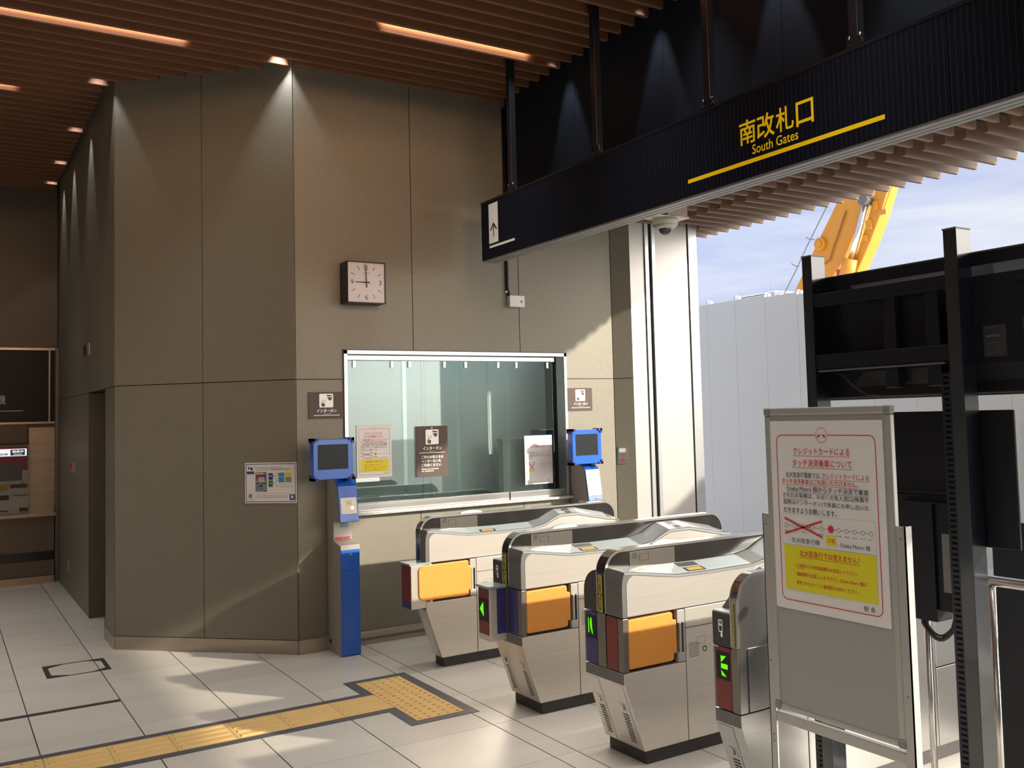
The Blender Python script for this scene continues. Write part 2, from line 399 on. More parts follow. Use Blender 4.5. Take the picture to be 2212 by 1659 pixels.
# shutter jamb: pale steel panels and guide rails
wj = box('wall_jamb', WALLBACK, None, 5.262, 6.06, 6.80, 7.1, 0, 3.62, kind='structure')
box('jamb_panel', LIGHTP, wj, 5.262, 5.425, 6.79, 6.81, 0, 3.60)
box('jamb_panel', LIGHTP, wj, 5.556, 5.944, 6.79, 6.81, 0, 3.60)
box('shutter_guide', STEELC, wj, 5.430, 5.472, 6.775, 6.83, 0, 3.60, 0.002)
box('shutter_guide', STEELC, wj, 5.510, 5.550, 6.775, 6.83, 0, 3.60, 0.002)
box('jamb_column', STEELC, wj, 5.962, 6.067, 6.785, 7.12, 0, 3.62, 0.003)

# ---- corner wall at 45 degrees
def DG(s): return (2.218 - s / sqrt(2), 6.902 + s / sqrt(2))     # s metres along from the office corner
D0, D1, D2 = (2.218, 6.902), (1.681, 7.439), (1.148, 7.972)
wd = MB().loft([(2.224, 6.92, 0), (2.224, 7.05, 0), (1.30, 8.0, 0), (1.158, 7.985, 0)], [(2.224, 6.92, 4.9), (2.224, 7.05, 4.9), (1.30, 8.0, 4.9), (1.158, 7.985, 4.9)]).build('wall_corner', WALLBACK, None, kind='structure')
for a, b in ((D2, D1), (D1, D0)):
    diag_panel(wd, a, b, 0.105, 1.995 - g)
    diag_panel(wd, a, b, 1.995 + g, 4.9)
diag_panel(None, D2, D0, 0.0, 0.100, BASEB, 0.02, 'baseboard_corner')['kind'] = 'structure'

# ---- left side wall running away, with a door recess
wl = slab('wall_left', [(1.158, 1.45, 7.99, 8.46, 0, 4.9), (1.158, 1.45, 9.42, 12.2, 0, 4.9), (1.158, 1.45, 8.46, 9.42, 2.0, 4.9)], WALLBACK, kind='structure')
for y0, y1, z0, z1 in ((7.975, 8.475, 0, 1.992), (9.405, 11.94, 0, 1.992), (7.975, 9.405, 1.998, 4.9), (9.411, 11.94, 1.998, 4.9)):
    box('wall_panel', WALL, wl, 1.148, 1.160, y0 + g, y1 - g, z0, z1)
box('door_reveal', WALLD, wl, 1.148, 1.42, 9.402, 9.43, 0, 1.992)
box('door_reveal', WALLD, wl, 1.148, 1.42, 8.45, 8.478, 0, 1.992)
door = box('door_1', WALL, None, 1.305, 1.345, 8.48, 9.40, 0.0, 1.99, 0.002, kind='structure')
m = MB().cyl((1.305, 9.33, 1.0), 'x', 0.012, -0.045).box(1.253, 1.268, 9.22, 9.345, 0.992, 1.012); m.build('door_handle', TRIM, door)
box('baseboard_left', BASEB, None, 1.140, 1.150, 7.98, 8.47, 0, 0.09, kind='structure')

# ---- baseboard of the office wall, rounded rail with a dark groove
bb = MB().prism([(6.875, 0.0), (6.905, 0.0), (6.905, 0.098), (6.893, 0.098), (6.868, 0.085), (6.864, 0.062), (6.872, 0.045), (6.875, 0.04)], 'x', 2.60, 5.12).build('baseboard_back', BASEB, None, kind='structure')
box('baseboard_groove', GREYM, bb, 2.60, 5.12, 6.868, 6.874, 0.034, 0.052)
box('baseboard_end', BASEB, bb, 2.218, 2.44, 6.890, 6.905, 0.0, 0.100)

# ---- far wall with the ticket machine bay
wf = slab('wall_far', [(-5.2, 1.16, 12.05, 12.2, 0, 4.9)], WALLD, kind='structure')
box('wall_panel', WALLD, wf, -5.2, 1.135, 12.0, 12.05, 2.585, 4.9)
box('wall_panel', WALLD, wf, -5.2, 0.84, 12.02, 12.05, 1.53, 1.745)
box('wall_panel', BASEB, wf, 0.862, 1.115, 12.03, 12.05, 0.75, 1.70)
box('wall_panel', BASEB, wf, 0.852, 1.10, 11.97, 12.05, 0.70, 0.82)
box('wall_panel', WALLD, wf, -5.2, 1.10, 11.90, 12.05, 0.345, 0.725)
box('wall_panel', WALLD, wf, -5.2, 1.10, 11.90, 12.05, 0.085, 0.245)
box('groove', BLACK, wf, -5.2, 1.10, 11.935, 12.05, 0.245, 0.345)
box('baseboard_far', BASEB, None, -5.2, 1.10, 11.88, 12.0, 0, 0.08, kind='structure')
box('corner_post', GREYM, wf, 1.112, 1.146, 11.93, 12.05, 0, 2.585, 0.002)
box('counter_shelf', BASEB, wf, -5.2, 1.112, 11.86, 12.03, 0.725, 0.765, 0.003)

# ---- walls behind and beside the photographer
slab('wall_rear', [(-5.2, 4.2, -6.2, -6.0, 0, 4.9)], REARW, kind='structure')
slab('wall_side', [(-5.2, -5.0, -6.2, 12.2, 0, 4.9)], REARW, kind='structure')

# ---- dark bulkhead above the gate line
wk = box('wall_right', WALLBACK, None, 4.066, 4.25, -6.0, 7.0, 3.412, 4.9, kind='structure')
box('wall_pier', WALLD, None, 4.06, 4.25, -6.2, -3.2, 0, 3.412, kind='structure')
y = 6.90; k = 0
while y > -0.5:
    box('wall_panel', BLACKW, wk, 4.056, 4.067, y - 1.052 + 0.0015, y - 0.0015, 3.40, 4.9); y -= 1.052
m = MB()
for j in range(11):
    yy = 6.86 - 0.526 * j
    for zz in (3.46, 3.75, 4.05, 4.3): m.dome((4.056, yy - 0.02, zz), (-1, 0, 0), 0.006, 0.003, 8, 2)
m.build('rivets', BLACKM, wk, kind='stuff')

# ---- slatted ceiling
ceil = box('ceiling', mat('ceiling_void', (0.018, 0.013, 0.010), 0.9), None, -5.2, 4.20, -6.2, 12.2, 4.78, 4.92, kind='structure')
slat_meshes = {}
def slat(parent, x0, x1, yc, z0, h, m, t=0.030):
    key = (m.name, h)
    if key not in slat_meshes:
        o = MB().box(0, 1, -t / 2, t / 2, 0, h).build('slat', m, parent); slat_meshes[key] = o.data
    else:
        o = bpy.data.objects.new('slat', slat_meshes[key]); S.collection.objects.link(o); o.parent = parent
    o.location = (x0, yc, z0); o.scale = (x1 - x0, 1, 1)
    return o
ZC = 4.348; P = 0.155
yk = 6.92
while yk > 1.0: yk -= P
while yk < 11.95:
    if yk < 6.90: xe = 4.02
    elif yk < 8.03: xe = 9.115 - yk if yk > 6.93 else 4.02
    else: xe = 1.087
    if abs(yk - 6.92) < 0.01: xe = 2.19; slat(ceil, 2.225, 4.02, yk - 0.045, ZC, 0.12, WOOD)
    slat(ceil, -5.0, xe, yk, ZC, 0.12, WOOD); yk += P

canopy = box('canopy', mat('canopy_void', (0.05, 0.04, 0.035), 0.9), None, 4.25, 6.40, -2.8, 8.2, 3.60, 3.75, kind='structure')
yk = 7.075
while yk > 0.2:
    if yk < 6.85: slat(canopy, 4.255, 5.500, yk, 3.412, 0.13, WOODC)
    if yk < 6.75: slat(canopy, 5.625, 6.462, yk, 3.412, 0.13, WOODC)
    else: slat(canopy, 6.075, 6.462, yk, 3.412, 0.13, WOODC)
    yk -= P
while yk > -2.6:
    slat(canopy, 4.255, 6.462, yk, 3.412, 0.13, WOODC); yk -= P
box('shadow_roof', WALLBACK, canopy, 4.25, 7.40, -2.8, 8.2, 4.05, 4.25)  # unseen roof, added to set and smooth the sun's shadow edge
slab('canopy_beam', [(5.505, 5.567, -2.6, 6.78, 3.50, 3.60)], WALLBACK, canopy)

# ---- counter window (frame, four hanging glass panes, granite sill)
win = slab('window_1', [(2.586, 2.616, 6.890, 7.02, 0.985, 2.217), (4.584, 4.612, 6.890, 7.02, 0.985, 2.217), (2.586, 4.612, 6.890, 7.02, 2.186, 2.217)], STEELC, kind='structure', bev=0.002)
m = MB().box(2.580, 4.618, 6.900, 6.91, 2.217, 2.222).box(2.580, 2.586, 6.900, 6.91, 0.98, 2.222).box(4.612, 4.618, 6.900, 6.91, 0.98, 2.222); m.build('window_gasket', BLACKM, win)
box('hanging_rail', STEELC, win, 2.618, 4.505, 6.925, 6.96, 2.143, 2.180, 0.002)
box('bottom_rail', TRIM, win, 2.616, 4.03, 6.935, 6.975, 0.988, 1.048, 0.002)
box('bottom_rail', TRIM, win, 4.035, 4.584, 6.925, 6.965, 0.988, 1.048, 0.002)
box('window_sill', GRANITE, win, 2.586, 4.645, 6.845, 7.12, 0.966, 0.986, 0.002)
for i, (a, b, cl) in enumerate(((2.64, 3.13, (2.694, 3.006)), (3.09, 3.60, (3.149, 3.456)), (3.565, 4.06, (3.657, 3.965)), (4.03, 4.50, (4.133, 4.444)))):
    yy = 6.952 if i % 2 else 6.968
    p = box('glass_pane', GLASS, win, a, b, yy, yy + 0.006, 1.04, 2.15)
    for c in cl: box('pane_clip', TRIM, p, c - 0.012, c + 0.012, yy - 0.012, yy, 2.088, 2.140, 0.002)
# office behind the glass
blind = thing('roller_blind', 'pale green roller blind drawn down behind the counter window', 'blind', (3.6, 7.45, 0.9))
box('blind_cloth', BLIND, blind, 2.32, 3.48, 7.45, 7.455, 0.92, 2.55)
box('blind_cloth', BLIND, blind, 3.485, 4.74, 7.45, 7.455, 0.92, 2.55)
for x in (3.40, 4.02): MB().tube([(x + 0.1, 7.43, 2.4), (x + 0.11, 7.43, 1.5), (x + 0.15, 7.43, 1.12), (x + 0.17, 7.43, 0.95)], 0.002, 6).build('pull_cord', GREYI, blind)
room = slab('wall_office', [(2.2, 5.1, 8.6, 8.7, 0, 3.0), (2.2, 2.3, 7.05, 8.6, 0, 3.0), (5.0, 5.1, 7.1, 8.6, 0, 3.0), (2.2, 5.1, 7.05, 8.7, 2.6, 2.7)], LIGHTP, kind='structure')
la = bpy.data.lights.new('office_fill_light', 'AREA'); la.energy = 4.5; la.size = 1.9; la.size_y = 0.1; la.shape = 'RECTANGLE'; la.color = (0.93, 1.0, 0.98)  # hidden light added above the window to brighten the blind
lo = bpy.data.objects.new('office_fill_light', la); S.collection.objects.link(lo); lo.location = (3.6, 7.12, 2.45); lo.rotation_euler = (radians(22), 0, 0)
cab = thing('office_cabinet', 'grey-green cabinet standing behind the right glass pane', 'cabinet', (4.2, 7.10, 0.99))
box('cabinet_body', mat('cabinet_green_grey', (0.30, 0.34, 0.31), 0.6), cab, 4.06, 4.46, 7.08, 7.16, 0.99, 1.47, 0.004)
box('cabinet_top', mat('cabinet_top', (0.24, 0.27, 0.25), 0.6), cab, 4.05, 4.47, 7.07, 7.17, 1.47, 1.49, 0.002)

# ---- construction fence, ground shadow line
fence = thing('construction_fence', 'tall white steel panel fence closing off the building site outside', 'fence', (9.0, 5.0, -0.004))
y = 11.55; z = 3.165 + 0.03; k = 0
while y > -4:
    zt = 3.161 - 0.0 * k
    zt = 3.161 - 0.028 * max(0, min(6, k - 4))
    box('fence_panel', FENCE, fence, 9.0, 9.03, y - 0.548, y - 0.002, 0.0, zt, 0.003)
    box('fence_post', WHITE, fence, 9.032, 9.08, y - 0.04, y - 0.012, 0.0, zt + 0.045); box('fence_post', WHITE, fence, 9.032, 9.08, y + 0.012, y + 0.04, 0.0, zt + 0.06)
    y -= 0.55; k += 1

# ================================================================== HANGING SIGN BEAM
XB_ = 3.60
beam = thing('hanging_sign', 'long black hanging sign beam with yellow gate lettering above the ticket gates', 'sign', (3.68, 3.0, 2.903))
box('sign_face', SIGNBEAM, beam, 3.600, 3.615, 2.3985, 6.530, 2.905, 3.350)
box('sign_face', SIGNBEAM, beam, 3.600, 3.615, -1.80, 2.3955, 2.905, 3.350)
box('sign_body', BLACKM, beam, 3.612, 3.724, -1.80, 6.528, 2.912, 3.365, 0.002)
box('top_flange', BLACKM, beam, 3.598, 3.728, -1.80, 6.530, 3.350, 3.368)
for a, b in ((3.602, 3.640), (3.648, 3.683), (3.691, 3.722)):
    box('bottom_strip', mat('strip_steel', (0.30, 0.31, 0.31), 0.4, 0.4) if 'strip_steel' not in MATS else MATS['strip_steel'], beam, a, b, -1.80, 6.515, 2.892, 2.912)
T = planeX(3.5995, 0, -1, 0, 1)        # u = -Y, v = Z
m = MB().text(T, '南', -3.651, -3.535, 3.088, 3.215, 0.001, 0.012).text(T, '改', -3.522, -3.402, 3.088, 3.212, 0.001, 0.012).text(T, '札', -3.388, -3.272, 3.088, 3.210, 0.001, 0.012).text(T, '口', -3.252, -3.142, 3.084, 3.204, 0.001, 0.012)
m.text(T, 'South Gates', -3.562, -3.245, 3.022, 3.072, 0.001, 0.006)
m.rect(T, -4.077, -2.730, 2.979, 3.001, 0.001)
m.build('lettering', YSIGN, beam)
m = MB().rect(T, -6.409, -6.266, 3.020, 3.330, 0.001).rect(T, -6.405, -6.022, 2.986, 3.004, 0.001); m.build('arrow_panel', WSIGN, beam)
m = MB().rect(T, -6.341, -6.329, 3.068, 3.172, 0.002).poly(T, [(-6.335, 3.180), (-6.386, 3.128), (-6.379, 3.114), (-6.335, 3.160)], 0.002).poly(T, [(-6.335, 3.180), (-6.335, 3.160), (-6.291, 3.114), (-6.284, 3.128)], 0.002)
m.build('arrow', BLKI, beam)
for yy in (6.085, 4.985, 3.905, 2.890, 1.80, 0.70):
    m = MB().box(3.606, 3.656, yy - 0.025, yy + 0.025, 3.36, 4.80)
    h = m.build('hanger', BLACKM, beam, 0.003)
    q = MB().box(3.60, 3.67, yy - 0.050, yy + 0.040, 3.366, 3.376)
    for s in (-0.035, 0.028): q.cyl((3.612, yy + s, 3.376), 'z', 0.011, 0.05, 10)
    q.build('hanger_foot', BLACK, h)

# security camera under the canopy
cm = thing('dome_camera', 'white dome security camera on a square mounting box under the canopy', 'camera', (5.02, 6.0, 3.41))
box('mount_box', mat('camera_mount', (0.42, 0.34, 0.30), 0.5), cm, 4.98, 5.19, 5.90, 6.10, 3.285, 3.412, 0.004)
MB().loft([(4.84, 5.93, 3.27), (5.21, 5.90, 3.27), (5.21, 6.12, 3.27), (4.84, 6.09, 3.27)], [(4.84, 5.93, 3.284), (5.21, 5.90, 3.284), (5.21, 6.12, 3.284), (4.84, 6.09, 3.284)]).build('mount_plate', CREAM, cm, 0.003)
MB().cyl((5.03, 6.0, 3.27), 'z', 0.105, -0.055, 28).cyl((5.03, 6.0, 3.215), 'z', 0.105, -0.03, 28, 0.07).build('camera_body', mat('camera_white', (0.62, 0.64, 0.58), 0.4), cm)
MB().dome((5.03, 6.0, 3.19), (0, 0, -1), 0.056, 0.056, 20, 7).build('camera_dome', mat('smoked_dome', (0.03, 0.03, 0.035), 0.05, coat=1.0), cm)

# ================================================================== TICKET GATES
def arc(cx, cz, rx, rz, a0, a1, n=8):
    return [(cx + rx * cos(radians(a0 + (a1 - a0) * i / n)), cz + rz * sin(radians(a0 + (a1 - a0) * i / n))) for i in range(n + 1)]
X0, XE = 2.745, 4.395
def slant_x(z): return 2.745 + (0.39 - z) / 0.325 * 0.11 if z < 0.39 else 2.745

def half_profile(zoff=0.0):
    """top profile of a passage shelf (x, z), front to rear"""
    return [(2.745, 0.845), (2.750, 0.885), (2.762, 0.922 + zoff * 0.2), (2.845, 0.913 + zoff * 0.4), (3.085, 0.876 + zoff), (3.30, 0.872 + zoff), (3.60, 0.874 + zoff), (3.70, 0.892 + zoff), (3.77, 0.925 + zoff), (3.83, 0.949 + zoff),
            (4.00, 0.949 + zoff), (4.27, 0.893 + zoff), (4.34, 0.886 + zoff * 0.5), (4.375, 0.872), (4.395, 0.845)]

def gate(label, Y0, dx, near, fin, far, near_col, far_col, numbers, flap=None, attach=None, group='row of ticket gates'):
    """near / fin / far: (y0, y1) offsets from Y0 or None"""
    ST_ = STEEL if near else STEELSH
    yb0 = Y0 + (near or fin)[0]; yb1 = Y0 + (far or fin)[1]
    t = thing('ticket_gate', label, 'ticket gate', (X0 + 0.8 + dx, (yb0 + yb1) / 2, 0), group)
    def B(name, m, x0, x1, y0, y1, z0, z1, bev=0, parent=None): return box(name, m, parent or t, x0 + dx, x1 + dx, Y0 + y0, Y0 + y1, z0, z1, bev)
    y0, y1 = (near or fin)[0], (far or fin)[1]
    # plinth
    MB().box(2.872 + dx, 4.268 + dx, yb0 + 0.012, yb1 - 0.010, 0, 0.064).build('plinth', BASEK, t, 0.002)
    # lower shells
    def side(profile, ya, yb, name, m, bev=0.002):
        return MB().prism([(x + dx, z) for x, z in profile], 'y', Y0 + ya, Y0 + yb).build(name, m, t, bev)
    fr = side([(2.855, 0.066), (2.747, 0.388), (2.745, 0.392), (2.745, 0.446), (3.126, 0.446), (3.126, 0.066)], y0, y1, 'lower_front_panel', ST_)
    side([(3.131, 0.066), (3.131, 0.705), (4.008, 0.705), (4.008, 0.066)], y0, y1, 'middle_panel', ST_)
    side([(4.013, 0.066), (4.013, 0.428), (4.395, 0.428), (4.395, 0.392), (4.285, 0.066)], y0, y1, 'rear_panel', ST_)
    side([(4.013, 0.433), (4.013, 0.705), (4.395, 0.705), (4.395, 0.433)], y0, y1, 'rear_panel', ST_)
    if near:
        B('panel_seam', BLACKM, 3.131, 4.0, y0 - 0.0015, y0 + 0.001, 0.6095, 0.6125)
    # knee band and slanted front, vents and numbers
    B('knee_band', GREYM, 2.7435, 2.746, y0 + 0.004, y1 - 0.004, 0.395, 0.443)
    cols = []
    if far: cols.append((far[0] + 0.012, far[1] - 0.012))
    if near: cols.append((near[0] + 0.02, near[1] - 0.012))
    nx, nz = -0.9475, -0.3199
    def S(u0, u1, a, b):      # a front sheet: u to the viewer's right (-Y), v up the slanted face
        def TT(u, v, l=0):
            z = 0.066 + (0.388 - 0.066) * v; x = 2.855 + (2.747 - 2.855) * v
            return (x + dx + nx * l, Y0 + a + (b - a) * (1 - u), z + nz * l)
        return TT
    for (a, b), num in zip(cols, numbers):
        TT = S(0, 1, a, b)
        pl = MB().rect(TT, 0.02, 0.98, 0.01, 0.99, 0.0012).build('vent_plate', ST_, t)
        if num:
            m = MB()
            for k in range(11): v = 0.10 + 0.042 * k; m.rect(TT, 0.33, 0.80, v, v + 0.020, 0.0022)
            m.rect(TT, 0.30, 0.303, 0.575, 0.70, 0.0022).rect(TT, 0.78, 0.80, 0.575, 0.70, 0.0022).rect(TT, 0.30, 0.80, 0.695, 0.70, 0.0022)
            m.build('vent_slots', DGREY, pl)
            MB().text(TT, num, 0.44, 0.66, 0.60, 0.675, 0.0022, 0.0).build('number', BLKI, pl)
    # front columns (band of coloured panels)
    zl, zh = 0.450, 0.703
    for (rng, col) in ((far, far_col), (near, near_col)):
        if not rng: continue
        a, b = rng
        if rng is far or not flap: B('front_column', STEELD, 2.746, 3.126, a, b, zl, zh, 0.002)
        else:
            B('front_column', STEELD, 2.746, 2.776, a, b, zl, zh, 0.002)
            B('flap_housing', GREYM, 2.776, 3.126, a + 0.036, b, zl, zh)
            B('hinge_post', LIGHTP, 3.080, 3.127, a, a + 0.03, 0.640, zh, 0.002); B('hinge_post', LIGHTP, 3.080, 3.127, a, a + 0.03, zl, 0.495, 0.002)
            B('hinge_post', LIGHTP, 3.092, 3.105, a, a + 0.03, 0.495, 0.640, 0.001); B('hinge_slot', BLACKM, 3.105, 3.118, a + 0.008, a + 0.03, 0.495, 0.640); B('hinge_post', LIGHTP, 3.118, 3.127, a, a + 0.03, 0.495, 0.640, 0.001)
        if col:
            m0, kind = col
            pa, pb = (a + 0.045, b - 0.004) if rng is near else (a + 0.008, b - 0.014)
            B('colour_panel', m0, 2.7435, 2.747, pa, pb, zl + 0.002, zh - 0.001)
            if kind:
                c = B('display', SCREEN, 2.741, 2.744, pa + 0.006, pb - 0.008, 0.573, 0.684)
                TT = planeX(2.7405 + dx, Y0 + pb - 0.008, Y0 + pa + 0.006, 0.573, 0.684)
                mm = MB()
                if kind == 'K':
                    mm.poly(TT, [(0.22, 0.22), (0.32, 0.22), (0.30, 0.86), (0.22, 0.90)], 0.001).poly(TT, [(0.62, 0.22), (0.72, 0.18), (0.64, 0.45), (0.60, 0.88), (0.50, 0.92), (0.42, 0.72), (0.44, 0.52), (0.50, 0.40)], 0.001)
                else:
                    mm.poly(TT, [(0.36, 0.86), (0.80, 0.88), (0.40, 0.62)], 0.001).rect(TT, 0.38, 0.90, 0.40, 0.58, 0.001).poly(TT, [(0.38, 0.34), (0.80, 0.12), (0.42, 0.14)], 0.001)
                mm.build('green_arrow', GLED, c)
    # orange flap
    if flap and near:
        a = near[0]
        if flap == 'long':
            pr = arc(2.735, 0.655, 0.045, 0.042, 180, 100, 5) + [(3.060, 0.699), (3.068, 0.690), (3.068, 0.662), (3.088, 0.656), (3.088, 0.500), (3.066, 0.495), (3.066, 0.466), (3.050, 0.459)] + arc(2.735, 0.505, 0.045, 0.043, 260, 180, 5)
            yy = (-0.006, 0.018)
        else:
            pr = [(2.780, 0.695), (3.046, 0.699), (3.056, 0.690), (3.056, 0.662), (3.078, 0.656), (3.078, 0.500), (3.058, 0.495), (3.058, 0.470), (3.046, 0.463), (2.785, 0.461), (2.779, 0.470)]
            yy = (0.004, 0.028)
        MB().prism([(x + dx, z) for x, z in pr], 'y', Y0 + a + yy[0], Y0 + a + yy[1]).build('flap', ORANGE, t, 0.005, seg=3)
    # upper shelves
    def shelf(a, b, slope, front_cut=True):
        P0 = half_profile(0.0); P1 = half_profile(slope)
        ya, yb = Y0 + a, Y0 + b
        A = [(2.745 + dx, ya, 0.708)] + [(x + dx, ya, z) for x, z in P0] + [(4.395 + dx, ya, 0.708)]
        Bq = [(2.745 + dx, yb, 0.708)] + [(x + dx, yb, z) for x, z in P1] + [(4.395 + dx, yb, 0.708)]
        return A, Bq
    if near:
        a, b = near[0], fin[0]
        A, Bq = shelf(a, b, 0.036)
        MB().loft(A, Bq).build('upper_shell', GREYM, t, 0.002)
        inner = [(2.773, 0.712), (2.773, 0.847)] + arc(2.823, 0.851, 0.050, 0.050, 180, 90, 6) + [(3.085, 0.862), (3.30, 0.858), (3.60, 0.860), (3.70, 0.876), (3.77, 0.907), (3.835, 0.932), (3.995, 0.932), (4.265, 0.877), (4.33, 0.870), (4.368, 0.848), (4.372, 0.712)]
        MB().prism([(x + dx, z) for x, z in inner], 'y', Y0 + a - 0.0015, Y0 + a + 0.004).build('side_panel', STEEL, t)
        edge = half_profile()[1:-1]
        outer = [(2.762, 0.914), (2.80, 0.912)]
        rib = [(x, z + 0.0005) for x, z in half_profile()[2:-2]]; rib2 = [(x, z - 0.011) for x, z in rib[::-1]]
        MB().prism([(x + dx, z) for x, z in rib + rib2], 'y', Y0 + a - 0.002, Y0 + a + 0.006).build('shelf_edge', STEELC, t)
        def ST(u, v, l=0):       # u along x in metres, v from near edge (0) to the fin (1)
            P0 = half_profile()
            for (xa, za), (xb, zb) in zip(P0, P0[1:]):
                if xa <= u <= xb and xb > xa: z = za + (zb - za) * (u - xa) / (xb - xa); break
            else: z = 0.9
            return (u + dx, Y0 + a + (b - a) * v, z + 0.036 * v * min(1, max(0, (u - 2.76) / 0.3)) + l + 0.001)
        m = MB()
        for ua, ub in ((2.78, 2.845), (2.845, 3.085), (3.085, 3.30), (3.30, 3.60)): m.poly(ST, [(ua, 0.04), (ub, 0.04), (ub, 0.97), (ua, 0.97)], 0.001)
        m.build('shelf_glass', SHELF, t)
        m = MB()
        for ua, ub in ((3.60, 3.70), (3.70, 3.77), (3.77, 3.83), (3.83, 4.0), (4.0, 4.27)): m.poly(ST, [(ua, 0.04), (ub, 0.04), (ub, 0.97), (ua, 0.97)], 0.001)
        m.build('hump_skin', STEELC, t)
        if b - a > 0.1:
            MB().poly(ST, [(3.17, 0.56), (3.30, 0.56), (3.30, 0.90), (3.17, 0.90)], 0.002).build('reader_window', DGREY, t)
        MB().poly(ST, [(3.175, 0.12), (3.30, 0.12), (3.30, 0.46), (3.175, 0.46)], 0.002).build('fare_display', SCREEN, t)
        MB().poly(ST, [(3.19, 0.17), (3.285, 0.17), (3.285, 0.40), (3.19, 0.40)], 0.0028).build('fare_digits', OLED, t)
        m = MB().poly(ST, [(3.885, 0.55), (3.945, 0.55), (3.945, 0.88), (3.885, 0.88)], 0.002).poly(ST, [(3.895, 0.12), (3.945, 0.12), (3.945, 0.45), (3.895, 0.45)], 0.002); m.build('hump_window', DGREY, t)
        # mid side fittings
        m = MB()
        for i in range(8):
            for j in range(9): m.box(3.150 + 0.0085 * i + dx, 3.1535 + 0.0085 * i + dx, Y0 + a - 0.001, Y0 + a + 0.002, 0.462 + 0.0085 * j, 0.4655 + 0.0085 * j)
        m.build('speaker_grille', DGREY, t, kind='stuff')
        TQ = planeY(Y0 + a - 0.0012, 0 + dx, 1 + dx, 0, 1)
        MB().ring(TQ, 3.252, 0.492, 0.0145, 0.0145, 0.35).build('key_lock', DGREY, t)
        MB().rrect_line(TQ, 3.198, 3.258, 0.520, 0.556, 0.004, 0.004, 0.0015, 0.0015).build('label_outline', GREYI, t)
        MB().cyl((3.645 + dx, Y0 + a, 0.836), 'y', 0.020, -0.006, 20).build('side_sensor', TRIM, t)
    if far:
        a, b = fin[1], far[1]
        P0 = [(3.02, 0.905)] + half_profile()[4:]
        prof = [(2.745, 0.708), (2.745, 0.846), (2.775, 0.852), (2.84, 0.880), (2.90, 0.905), (3.02, 0.905)] + half_profile()[5:] + [(4.395, 0.708)]
        if far_col and far_col[1] == 'K':
            # rounded shoulder in the Y-Z plane
            w = b - a
            m = MB(); n = 8
            pts = [(Y0 + a, 0.708), (Y0 + b, 0.708), (Y0 + b, 0.800)] + [(Y0 + a + w * cos(radians(90 * i / n)), 0.800 + 0.112 * sin(radians(90 * i / n))) for i in range(1, n + 1)]
            m.prism(pts, 'x', 2.745 + dx, 2.90 + dx); m.build('reader_shoulder', DGREY, t, 0.004)
            MB().box(2.80 + dx, 4.39 + dx, Y0 + a, Y0 + b - 0.01, 0.708, 0.872).build('upper_shell', GREYM, t, 0.003)
        else:
            bx = B('card_reader', DGREY, 2.745, 2.83, a, b, 0.706, 0.842, 0.003)
            B('reader_lip', STEELC, 2.747, 2.835, a, b - 0.002, 0.842, 0.849, 0.002)
            MB().prism([(2.80 + dx, 0.849), (2.86 + dx, 0.902), (3.02 + dx, 0.905), (3.02 + dx, 0.849)], 'y', Y0 + b - 0.040, Y0 + b).build('reader_hood', DGREY, t, 0.002)
            B('reader_hood', DGREY, 2.86, 3.02, a, b - 0.03, 0.849, 0.905, 0.002)
            B('warning_label', YLAB, 2.845, 2.859, a + 0.01, b - 0.045, 0.852, 0.890)
            MB().prism([(x + dx, z) for x, z in prof[5:]] + [(2.83 + dx, 0.708)], 'y', Y0 + a, Y0 + b).build('upper_shell', GREYM, t, 0.003)
            TT = planeX(2.7445 + dx, Y0 + b, Y0 + a, 0.706, 0.842)
            mm = MB().rrect_line(TT, 0.34, 0.56, 0.42, 0.80, 0.05, 0.05, 0.035, 0.035).rect(TT, 0.34, 0.56, 0.62, 0.66, 0.0005).poly(TT, [(0.40, 0.62), (0.44, 0.76), (0.48, 0.62)], 0.0007).poly(TT, [(0.50, 0.46), (0.54, 0.46), (0.56, 0.30), (0.50, 0.26), (0.44, 0.34), (0.47, 0.40)], 0.0007)
            mm.build('card_symbol', WSIGN, t)
        B('reader_sill', TRIM, 2.741, 2.748, b - 0.035, b, 0.700, 0.706)
        B('side_seam', BLACKM, 2.78, 4.0, b - 0.001, b + 0.001, 0.610, 0.613)
    # fin
    fa, fb = fin
    fp = [(2.747, 0.450), (2.747, 0.900)] + arc(2.850, 0.900, 0.103, 0.106, 180, 90, 12)[1:] + arc(4.292, 0.900, 0.103, 0.106, 90, 0, 12) + [(4.395, 0.708)]
    if not near: fp[-1:] = [(4.395, 0.450)]
    else: fp = [(2.747, 0.708)] + fp[1:]
    MB().prism([(x + dx, z) for x, z in fp], 'y', Y0 + fa + 0.002, Y0 + fb - 0.002).build('fin', FIN if near else STEELSH, t)
    if near:
        B('fin_front_skin', FINSKIN, 2.90, 3.19, fa - 0.0005, fa + 0.003, 0.905, 0.990)
    op = arc(2.850, 0.900, 0.106, 0.109, 180, 90, 12) + arc(4.292, 0.900, 0.106, 0.109, 90, 0, 12)
    ip = arc(2.850, 0.900, 0.094, 0.097, 180, 90, 12) + arc(4.292, 0.900, 0.094, 0.097, 90, 0, 12)
    op = [(2.744, 0.712)] + op + [(4.398, 0.712)]; ip = [(2.756, 0.712)] + ip + [(4.386, 0.712)]
    m = MB(); n = len(op)
    for ya, yb in ((fa - 0.002, fa + 0.003), (fb - 0.003, fb + 0.002)):
        vs = [(x + dx, Y0 + yy, z) for yy in (ya, yb) for x, z in op + ip]
        f = []
        for i in range(n - 1):
            f += [(i, i + 1, n + i + 1, n + i), (2 * n + i, 2 * n + i + 1, 3 * n + i + 1, 3 * n + i), (i, i + 1, 2 * n + i + 1, 2 * n + i), (n + i, n + i + 1, 3 * n + i + 1, 3 * n + i)]
        m.add(vs, f)
    m.build('fin_rim', TRIM, t)
